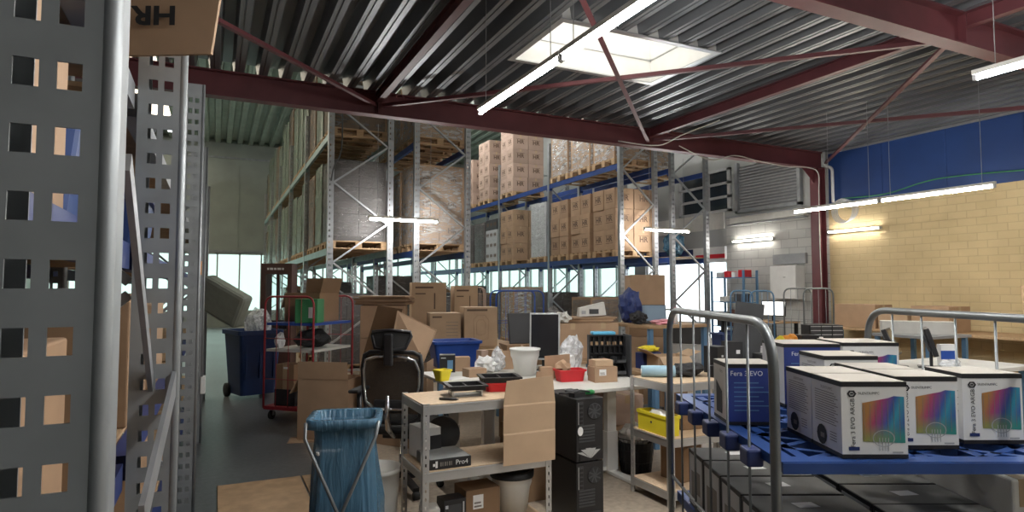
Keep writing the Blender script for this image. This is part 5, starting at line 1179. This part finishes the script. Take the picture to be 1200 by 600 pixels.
# ================================================================== second shelf unit: goods
z = .901; x0, y0 = S2
b = mk('lightblue').tube([(-.13, 0, .045), (.13, 0, .045)], .045, 18); b.use('paper').tube([(-.132, 0, .045), (.132, 0, .045)], .02, 12)
put(b, 'film_roll', 'light blue roll lying on the top of the shelf unit behind the roll cage', 'roll', (x0 + .17, y0 + .34, z), -28)
b = mk('blackmat').crumple((0, 0, .05), (.14, .11, .05), 44, .4, 3); put(b, 'shoulder_bag', 'black soft bag with straps on the shelf top right of the blue roll', 'bag', (x0 + .43, y0 + .30, z))
for k, (dx, dy, hh) in enumerate(((.64, .12, .09), (.77, .34, .22))):
    product_box(.22 if k == 0 else .13, .14, hh, 'black', 'retail_box', ('flat black box with pale print on the shelf top behind the roll cage', 'upright black box at the back of the shelf top behind the roll cage')[k], (x0 + dx, y0 + dy, z), 8, deco=lambda b, w, d, h: b.use('palegrey').box(-w * .1, w * .2, -d / 2 - .001, -d / 2, h * .3, h * .5).box(-w * .1, w * .1, -d / 2 - .001, -d / 2, h * .6, h * .68).use('steelblue').box(-w * .45, -w * .25, -d / 2 - .001, -d / 2, h * .15, h * .4).box(w * .3, w * .45, -d / 2 - .001, -d / 2, h * .5, h * .75))
b = mk('paper').lathe([(.05, 0), (.05, .006)], n=24); o = put(b, 'paper_disc', 'round white disc leaning against the flat black box behind the cage bars', 'disc', (x0 + .70, y0 + .052, z + .05), 0, (80, 0, CROT))
o = tote_mb(.13, .36, .15, 'yellow', .005, .004).build('parts_bin', None, None, 0, (x0 + .085, y0 + .24, .501), 0); tag(o, 'yellow open bin at the end of the middle shelf behind the roll cage', 'bin'); _d = mk('charcoal').lathe([(.010, 0), (.010, .0015)], n=14).build('label_dot', None, o); _d.location = (-.0665, .0, .08); _d.rotation_euler[1] = R(-90)
heap('paper', 'white and blue packing scraps heaped in the yellow bin', (x0 + .085, y0 + .24, .53), (.045, .13, .07), 47, 'packing_paper', 'paper', .6, 2)
product_box(.24, .2, .15, 'card_dark', 'cardboard_carton', 'brown carton behind the yellow bin on the middle shelf', (x0 + .40, y0 + .28, .501), -6, 'carton')
product_box(.14, .2, .14, 'black', 'retail_box', 'black box in front of the brown carton on the middle shelf behind the cage', (x0 + .36, y0 + .12, .501), 0) if False else None
product_box(.22, .22, .26, 'card_dark', 'cardboard_carton', 'brown carton on the lowest shelf behind the roll cage', (x0 + .32, y0 + .26, .121), 8, 'carton', lambda b, w, d, h: b.use('cardink').text('8', (-w / 2 - .0012, 0, h * .35), (0, -1, 0), (0, 0, 1), .05))
# basket and cartons between desk and shelf unit
q = base(733, 548, 0); t = T('wire_basket', 'black wire waste basket filled with white plastic beside the desk leg', 'basket', (3.16, 4.56, 0)) if False else T('wire_basket', 'black wire waste basket filled with white plastic beyond the desk foot', 'basket', (3.365, 4.53, 0))
b = mk('black')
for k in range(24): a = 2 * math.pi * k / 24; b.tube([(.13 * math.cos(a), .13 * math.sin(a), .005), (.165 * math.cos(a), .165 * math.sin(a), .3)], .003, 4)
for z, r_ in ((.006, .13), (.1, .142), (.2, .154), (.3, .165)): b.tube([(r_ * math.cos(2 * math.pi * k / 24), r_ * math.sin(2 * math.pi * k / 24), z) for k in range(24)], .004, 5, closed=True)
b.lathe([(.13, 0), (.13, .006)], n=24); b.lathe([(.126, .006), (.155, .27)], n=24, cap0=False, cap1=False); b.build('basket_wires', None, t)
heap('paper', 'white plastic scraps heaped in the black wire basket', (3.365, 4.53, .22), (.13, .12, .09), 51, 'plastic_scraps', 'waste', .5)
carton(3.43, 4.87, 0, .34, .3, .36, 'brown carton on the floor behind the wire basket, under a pinkish one', 'card', None, 4); carton(3.43, 4.87, .363, .34, .3, .26, 'pinkish brown carton on another one behind the wire basket by the desk', 'cardpink', None, -3)
product_box(.4, .3, .62, 'card', 'cardboard_carton', 'tall brown carton on the floor behind the yellow bin shelf', (3.62, 5.23, 0), 6, 'carton', lambda b, w, d, h: b.use('blackmat').box(-.06, .0, -d / 2 - .001, -d / 2, h * .82, h * .86).box(.05, .11, -d / 2 - .001, -d / 2, h * .82, h * .86))

# ================================================================== empty cages and far goods between the racks
q = P(605, 399, d=10.7); roll_cage('empty blue tube roll cage standing before the right rack', (q.x, q.y, 0), CROT + 10, .80, .7, 1.56, 'blueplastic', (), wires=4)
q = CA(-.74, 11.15); roll_cage('pale pink roll cage behind the carton bench', (q.x, q.y, 0), CROT, .5, .6, 1.62, 'cardpink', (), wires=5)
for i, (x, y, n_, kd, lb) in enumerate(((5.0, 21.5, 3, 'palegrey', 'far end of the middle aisle'), (6.4, 24.0, 3, 'card_dark', 'back of the middle aisle'), (5.9, 17.0, 2, 'grey', 'half way down the middle aisle'))):
    for k in range(n_): carton(x, y, k * .46, .9, .8, .455, f'{("pale", "brown", "grey")[i]} big box at the {lb}, {ORD[k]} from the floor', kd, None, 10)

# ================================================================== benches on the right
bench('long cluttered work table behind the roll cage', 4.62, 6.5, 4.15, 4.95, .82, 'palegrey')
Zb = .821
product_box(.17, .15, .24, 'blackmat', 'storage_box', 'black box with a white square label behind the cage bars on the long table', P(779, 410, d=6.3) * 1 if False else (4.78, 4.80, Zb), CROT, deco=lambda b, w, d, h: b.use('paper').box(w * .1, w * .32, -d / 2 - .001, -d / 2, h * .5, h * .66))
product_box(.30, .22, .14, 'black', 'retail_box', 'wide black box with pale print on the long table behind the cage', (4.92, 4.42, Zb), CROT, deco=lambda b, w, d, h: b.use('palegrey').box(-w * .1, w * .15, -d / 2 - .001, -d / 2, h * .3, h * .42).box(-w * .1, w * .05, -d / 2 - .001, -d / 2, h * .5, h * .58))
for k in range(3): put(mk('offwhite').box(-.17 + .02 * k, .17, -.13, .13, 0, .018), 'paper_stack', f'white flat packet, {("lowest", "middle", "topmost")[k]} of the pile on the long table', 'paper', (5.30 + .03 * k, 4.50 + .02 * k, Zb + k * .019), CROT + 9 * k)
heap('lightblue', 'light blue crumpled cloth on the long table behind the cage frame', (5.72, 4.50, Zb), (.10, .10, .06), 55, 'cloth', 'cloth', .5)
heap('red', 'red cloth on the long table beside the light blue one', (5.74, 4.78, Zb), (.11, .07, .07), 57, 'cloth', 'cloth', .5)
put(mk('charcoal').tube([(-.2, 0, .012), (-.1, .05, .02), (0, -.03, .012), (.12, .04, .02), (.2, 0, .012)], .011, 6), 'cable', 'dark cable lying across the front of the long table', 'cable', (5.25, 4.25, Zb), CROT)
bottle('white spray bottle standing on the long table before the large blue cooler box', (5.42, 4.26, Zb), .30, .036, 'paper', 'offwhite')
bottle('small white bottle on the long table between the red cloth and black box', (5.24, 4.84, Zb), .17, .035, 'paper', 'paper')
heap('blackmat', 'black crumpled heap of cables at the back of the long table', (5.20, 4.98 - .12, Zb), (.12, .08, .07), 59, 'cable_heap', 'cables', .6) if False else None
bench('second work table further back, with orange bags and a grey box', 6.15, 8.0, 5.55, 6.35, .86, 'wood')
Zc = .861
product_box(.32, .3, .26, 'charcoal', 'storage_box', 'dark grey box with pale lid on the second work table', (6.36, 6.05, Zc), CROT, deco=lambda b, w, d, h: b.use('palegrey').box(-w / 2 - .004, w / 2 + .004, -d / 2 - .004, d / 2 + .004, h, h + .012))
for k, (x, y, ky, r_) in enumerate(((6.62, 5.72, 'orange', .085), (6.81, 5.80, 'orange', .08), (6.44, 5.66, 'yellow', .07), (6.98, 5.94, 'orange', .07))):
    heap(ky, ('orange packet at the front of the row on the second work table', 'orange packet second in the row on the second work table', 'yellow packet left of the orange ones on the second work table', 'orange packet at the far right of the row on the second work table')[k], (x, y, Zc), (r_, r_ * .8, .07), 60 + k, 'packet', 'packet', .5, 2)
bottle('small dark blue bottle between the grey box and the orange packets', (6.62, 6.1, Zc), .2, .04, 'navy', 'pink'); 
product_box(.24, .2, .12, 'black', 'storage_box', 'low black box right of the orange packets on the second work table', (7.16, 5.84, Zc), CROT)
t = T('drawer_organiser', 'black small-parts organiser with pale drawer rims on the second work table', 'organiser', (7.56, 5.92, Zc), CROT + 4); mk('blackmat').box(-.24, .24, -.09, .12, 0, .24).build('organiser_body', None, t)
for r_ in range(4):
    for k in range(3): mk('charcoal').box(-.225 + k * .155, -.085 + k * .155, -.105, -.091, .015 + r_ * .056, .06 + r_ * .056).use('palegrey').box(-.225 + k * .155, -.085 + k * .155, -.109, -.105, .05 + r_ * .056, .06 + r_ * .056).build('drawer', None, t)
put(mk('red').cbox(-.14, .14, -.06, .06, 0, .045, .008), 'tool_case', 'flat red case at the right end of the second work table', 'case', (7.88, 5.68, Zc), CROT)
# bench along the yellow wall
bench('wooden bench along the yellow brick wall carrying brown cartons', 9.9, 11.0, 3.5, 8.2, .92, 'wood')
carton(10.35, 7.3, .921, .5, .78, .40, 'brown carton with white label on the bench along the yellow wall', 'card', None, 3); put(mk('paper').box(-.001, 0, -.07, .07, 0, .18), 'paper_label', 'x', 'x', (10.09, 7.2, 1.05), 3) if False else None
product_box(.5, .5, .34, 'card_pale', 'cardboard_carton', 'paler opened carton between the two brown ones by the yellow wall', (10.35, 6.58, .921), -2, 'carton')
carton(10.35, 5.98, .921, .5, .6, .40, 'brown carton nearer the camera on the bench along the yellow wall', 'card', None, -3)
product_box(.8, .26, .16, 'offwhite', 'storage_box', 'long pale grey box on trestles in front of the yellow-wall cartons', (8.15, 5.0, 1.02), -50); bench('small steel table carrying the long pale grey box', 7.75, 8.6, 4.6, 5.35, 1.02, 'grey')
# white table with two tipped black screens beyond the cage
bench('white work table with two tipped black screens right of the cooler boxes', 4.62, 6.0, 2.75, 3.45, .98, 'offwhite')
monitor('black screen tipped back on the white table, left of the pair', (4.86, 3.12, .981), .26, .22, CROT + 52, 22, 'black', 'screen', True); monitor('black screen tipped back on the white table, right of the pair', (5.10, 2.98, .981), .26, .22, CROT + 60, 16, 'black', 'screen', True)
product_box(.12, .05, .17, 'white', 'retail_box', 'white and blue packet between the two tipped screens', (5.34, 3.05, .981), CROT, deco=lambda b, w, d, h: b.use('blueplastic').box(-w / 2, w / 2, -d / 2 - .001, -d / 2, h * .3, h * .7))
heap('bagclear', 'clear crumpled film on the white table in front of the screens', (5.06, 2.86, .981), (.1, .05, .04), 71, 'plastic_film', 'film', .5, 2)
put(mk('wood').tube([(0, 0, 0), (.05, .12, 1.62)], .014, 8), 'wooden_pole', 'wooden pole leaning up at the right of the white table', 'pole', (5.75, 2.60, 0))
# along the white brick wall
t = T('wall_cabinet', 'white steel cabinet hung on the white brick wall', 'cabinet', (XR - .135, 9.4, 1.38)); mk('white').cbox(-.13, .13, -.33, .33, 0, .70, .008).build('cabinet_body', None, t)
d_ = mk('white').cbox(-.148, -.132, -.325, .325, .005, .695, .004).build('cabinet_door', None, t); mk('charcoal').box(-.153, -.147, -.08, -.02, .45, .46).build('door_handle', None, d_)
put(mk('grey').cbox(-.03, .03, -.42, .42, 0, .22, .004), 'duct_panel', 'grey metal duct panel on the white brick wall above the cabinet', 'duct', (XR - .032, 9.42, 2.12))
t = T('wall_shelf_unit', 'blue steel shelving with small goods against the white brick wall', 'shelf', (10.6, 10.55, 0))
for x in (-.2, .2):
    for y in (-.48, .48): mk('steelblue').box(x - .02, x + .02, y - .02, y + .02, 0, 2.0).build('post', None, t)
for z in (.2, .75, 1.3, 1.85): mk('steelblue').box(-.2, .2, -.46, .46, z - .02, z).build('shelf_board', None, t)
for i, (y, z, ky, w_, h_, lb) in enumerate(((-.33, 1.851, 'red', .12, .16, 'red box on top of the blue wall shelving'), (-.12, 1.851, 'paper', .1, .12, 'white box on top of the blue wall shelving, beside the red one'), (.10, 1.851, 'red', .1, .14, 'second red box on top of the blue wall shelving'), (.32, 1.851, 'palegrey', .16, .12, 'grey box on top of the blue wall shelving, far end'),
        (-.25, 1.301, 'charcoal', .22, .18, 'dark box on the second shelf of the blue wall shelving'), (.15, 1.301, 'offwhite', .3, .12, 'pale flat box on the second shelf of the blue wall shelving'), (-.2, .751, 'brown', .35, .38, 'brown box on the third shelf of the blue wall shelving'), (.25, .751, 'charcoal', .3, .3, 'dark box on the third shelf of the blue wall shelving'), (0, .201, 'navy', .7, .45, 'dark blue crate on the lowest shelf of the blue wall shelving'))):
    put(mk(ky).cbox(-.14, .14, -w_ / 2, w_ / 2, 0, h_, .006), 'storage_box', lb, 'box', (10.6, 10.55 + y, z))
q = CA(4.0, 10.4); roll_cage('light blue mesh roll cage in front of the white brick wall', (q.x, q.y, 0), CROT + 6, .40, .7, 1.56, 'steelblue', (), wires=3)
q = CA(4.75, 10.0); roll_cage('grey tube roll cage near the maroon column', (q.x, q.y, 0), CROT, .46, .7, 1.60, 'tubesteel', (), wires=3)
heap('cyan', 'light blue bag on the base of the light blue roll cage', CA(4.0, 10.4, .171), (.15, .2, .12), 75, 'plastic_bag', 'bag', .4) if False else None
bench('work bench with a lit screen at the foot of the white brick wall', 9.6, 10.3, 8.55, 10.0, .96, 'wood', leg='black')
monitor('screen showing a pale page on the bench by the white brick wall', (9.85, 8.80, .961), .46, .30, -62, 12, 'black', 'screen', True, 'monitor', 'screenlit')
for k in range(2): put(mk('red').cbox(-.06, .06, -.06, .06, 0, .14, .02), 'plastic_canister', ('red canister on the bench left of the lit screen', 'second red canister on the bench, further from the lit screen')[k], 'canister', (9.95, 9.32 + .2 * k, .961))
heap('paper', 'white bundle on the bench beside the red canisters', (9.80, 9.12, .961), (.09, .09, .09), 77, 'packing_paper', 'paper', .4)
put(mk('blackmat').box(-.2, .2, -.3, .3, 0, .5), 'storage_box', 'black box under the bench by the white brick wall', 'box', (9.95, 9.3, 0))
# film-wrapped bundles by the gate
for k, (x, y, r_) in enumerate(((8.5, 10.0, (.36, .3, .32)), (9.25, 9.9, (.22, .25, .28)), (7.6, 10.2, (.3, .26, .24)))):
    heap(('silverfilm', 'offwhite', 'paper')[k], ('large bundle of grey film waste on the floor before the glazed gate', 'white film waste bundle between the gate and the blue shelving', 'white film waste bundle left of the large grey one by the gate')[k], (x, y, .0), r_, 80 + k, 'film_bundle', 'film', .5)
for k in range(3): put(mk('palegrey' if k % 2 else 'charcoal').cbox(-.3, .3, -.25, .25, 0, .34, .01), 'storage_box', f'grey box in the pile before the film bundles near the gate, {ORD[k]} from the floor', 'box', (7.3, 8.3, k * .342), 20 + 8 * k)
put(mk('navy').cbox(-.35, .35, -.3, .3, 0, .7, .02), 'storage_box', 'dark blue chest on the floor in front of the blue wall shelving', 'box', (9.35, 10.7 - .1, 0), 0) if False else None
o = tote_mb(.6, .5, .75, 'navy').build('plastic_crate', None, None, 0, (8.9, 8.95, 0), -20); tag(o, 'tall dark blue crate on the floor before the light blue roll cage', 'crate')

# ================================================================== pipes and cables
put(mk('palegrey').tube(uround([(11.0, 8.30, 3.3), (11.0, 8.30, 4.0), (10.98, 8.46, 4.05), (10.98, 8.46, 4.34)], .08, 5), .03, 10), 'drain_pipe', 'grey drain pipe with a bend at the top corner beside the maroon column', 'pipe', (0, 0, 0))
cab = [(7.3, 8.48, 4.1), (8.0, 8.48, 3.92), (8.6, 8.48, 4.05), (9.2, 8.48, 4.0), (9.9, 8.48, 3.96), (10.5, 8.48, 3.99), (10.78, 8.45, 3.9), (10.82, 8.47, 3.5), (10.81, 8.47, 2.6), (10.83, 8.47, 1.6)]
def smooth(p, n=6):
    p = [Vector(q) for q in p]; o = []
    for i in range(len(p) - 1):
        a, b_, c, d = p[max(i - 1, 0)], p[i], p[i + 1], p[min(i + 2, len(p) - 1)]
        for k in range(n): t_ = k / n; o.append(.5 * ((2 * b_) + (c - a) * t_ + (2 * a - 5 * b_ + 4 * c - d) * t_ ** 2 + (3 * b_ - a - 3 * c + d) * t_ ** 3))
    return o + [p[-1]]
put(mk('offwhite').tube(smooth(cab), .010, 6), 'power_cord', 'white cable sagging along the roof beam and down the maroon column', 'cable', (0, 0, 0))
put(mk('offwhite').tube(smooth([(6.0, 8.47, 4.05), (6.6, 8.2, 3.98), (6.95, 8.0, 4.15), (7.2, 7.4, 4.28)]), .010, 6), 'power_cord', 'white cable looping from the roof purlin to the beam near the brace node', 'cable', (0, 0, 0))
put(mk('charcoal').tube(smooth([(1.93, 10.9, 4.7), (1.92, 10.9, 4.0), (1.8, 10.9, 3.7), (1.76, 10.92, 3.45)]), .012, 6), 'power_cord', 'thin cable hanging down the corner post of the left rack', 'cable', (0, 0, 0))
b = mk('palegrey')
for k in range(5): b.tube([(10.98 - k * .012, 7.98 + .22 * math.cos(2 * math.pi * j / 20) + .02 * k, 3.10 + (.20 + .01 * k) * math.sin(2 * math.pi * j / 20)) for j in range(20)], .008, 5, closed=True)
put(b, 'hanging_cable_coil', 'coil of grey cable hung on the wall at the foot of the blue panels', 'cable', (0, 0, 0))
put(mk('green').tube(smooth([(10.97, 8.1, 3.35), (10.97, 7.2, 3.32), (10.97, 6.3, 3.45), (10.97, 5.0, 3.38)]), .010, 6), 'power_cord', 'green cable strung across the blue wall panels', 'cable', (0, 0, 0))

# ================================================================== more goods on the long table and the floor by the cage
for k in range(4):
    b = mk('black'); a = .05 + .012 * k; b.tube([(a * math.cos(2 * math.pi * j / 16), a * .8 * math.sin(2 * math.pi * j / 16), .008) for j in range(16)], .007, 5, closed=True)
    put(b, 'cable_loop', f'looped black cable on the long table, {ORD[k]} from the left', 'cable', (4.72 + .155 * k, 4.24 + .02 * (k % 2), Zb), 20 * k, None)
product_box(.20, .16, .12, 'offwhite', 'retail_box', 'pale box between the wide black box and the white packets on the long table', (5.08, 4.62, Zb), CROT + 6)
product_box(.22, .18, .16, 'card', 'cardboard_carton', 'brown carton at the back of the long table behind the white packets', (5.46, 4.80, Zb), CROT - 10, 'carton')
product_box(.34, .26, .30, 'card_dark', 'cardboard_carton', 'dark brown carton under the long table behind the shelf unit', (4.86, 4.55, 0), 6, 'carton')
product_box(.36, .3, .34, 'card', 'cardboard_carton', 'brown carton under the long table, right of the dark one', (5.45, 4.55, 0), -4, 'carton')
product_box(.28, .24, .22, 'charcoal', 'storage_box', 'dark box on the floor under the raised packing table', (4.60, 5.95, 0), 8)
product_box(.4, .34, .5, 'card', 'cardboard_carton', 'brown carton on the floor under the raised packing table, left of the dark box', (4.75 - .12, 6.25, 0) if False else (4.98, 6.10, .0), -3, 'carton')
put(mk('red').cbox(-.2, .2, -.012, .012, 0, .03, .004), 'plastic_strip', 'red strip lying at the back of the long table', 'strip', (5.95, 4.75, Zb), CROT)
put(mk('charcoal').bar((0, 0, 0), (.08, .02, .62), .30, .02, up=(0, 1, 0)), 'metal_panel', 'dark grey panel leaning on the long table behind the cage bars', 'panel', (5.02, 4.87, Zb + .006), CROT)

# ================================================================== goods on the floor under and behind the right rack
for i, (x, y, h, kd, lb) in enumerate(((8.33, ploc(1, 0), 1.35, 'dark', 'dark wrapped load on the floor under the right rack, second bay, near side'), (8.33, ploc(1, 2), 1.5, 'card', 'film-wrapped carton load on the floor under the right rack, second bay, far side'), (8.33, ploc(2, 1), 1.3, 'brown', 'brown wrapped load on the floor in the third bay of the right rack'), (8.33, ploc(3, 0), 1.55, 'dark', 'dark wrapped load on the floor in the fourth bay of the right rack'), (8.33, ploc(3, 2), 1.2, 'card', 'film-wrapped carton load on the floor in the fourth bay of the right rack'))):
    wrapped(x, y, .146, h, kd, lb, seed=i + 1); pallet(x, y, 0, lb.replace('dark wrapped load', 'wooden pallet').replace('film-wrapped carton load', 'wooden pallet').replace('brown wrapped load', 'wooden pallet').replace('on the floor', 'beneath the load'))
for i, (x, y, w_, h_, ky, lb) in enumerate(((5.0, 14.0, .8, 1.5, 'charcoal', 'tall dark crate on the left side of the middle aisle'), (5.2, 18.5, .9, 1.75, 'grey', 'tall grey crate further back on the left side of the middle aisle'), (7.2, 19.5, .8, 1.6, 'card_dark', 'tall brown crate on the right side of the middle aisle'), (9.8, 13.0, .8, 1.3, 'card', 'brown crate on the floor under the rack beside the gate'))):
    b = mk(ky).cbox(-w_ / 2, w_ / 2, -.4, .4, .1, h_, .01); b.use('wood').box(-w_ / 2, w_ / 2, -.4, -.3, 0, .1).box(-w_ / 2, w_ / 2, .3, .4, 0, .1).box(-w_ / 2, w_ / 2, -.05, .05, 0, .1); b.use('tape').box(-w_ / 2 - .002, w_ / 2 + .002, -.402, .402, h_ * .6, h_ * .64)
    put(b, 'shipping_crate', lb, 'crate', (x, y, 0), 4)
# ------------------------------------------------------------------ daylight and exposure
w = bpy.data.worlds.new('daylight'); sc.world = w; w.use_nodes = True
w.node_tree.nodes['Background'].inputs[0].default_value = (.93, .97, 1, 1); w.node_tree.nodes['Background'].inputs[1].default_value = 2.2
sc.view_settings.view_transform = 'Standard'; sc.view_settings.look = 'None'; sc.view_settings.exposure = 0.75; sc.view_settings.gamma = 1; sc.view_settings.use_curve_mapping = False
try:
    sc.cycles.use_denoising = True; sc.cycles.denoiser = 'OPENIMAGEDENOISE'; sc.cycles.max_bounces = 10; sc.cycles.diffuse_bounces = 5; sc.cycles.transparent_max_bounces = 16
    sc.cycles.sample_clamp_indirect = 8; sc.cycles.caustics_reflective = False; sc.cycles.caustics_refractive = False
except Exception: pass
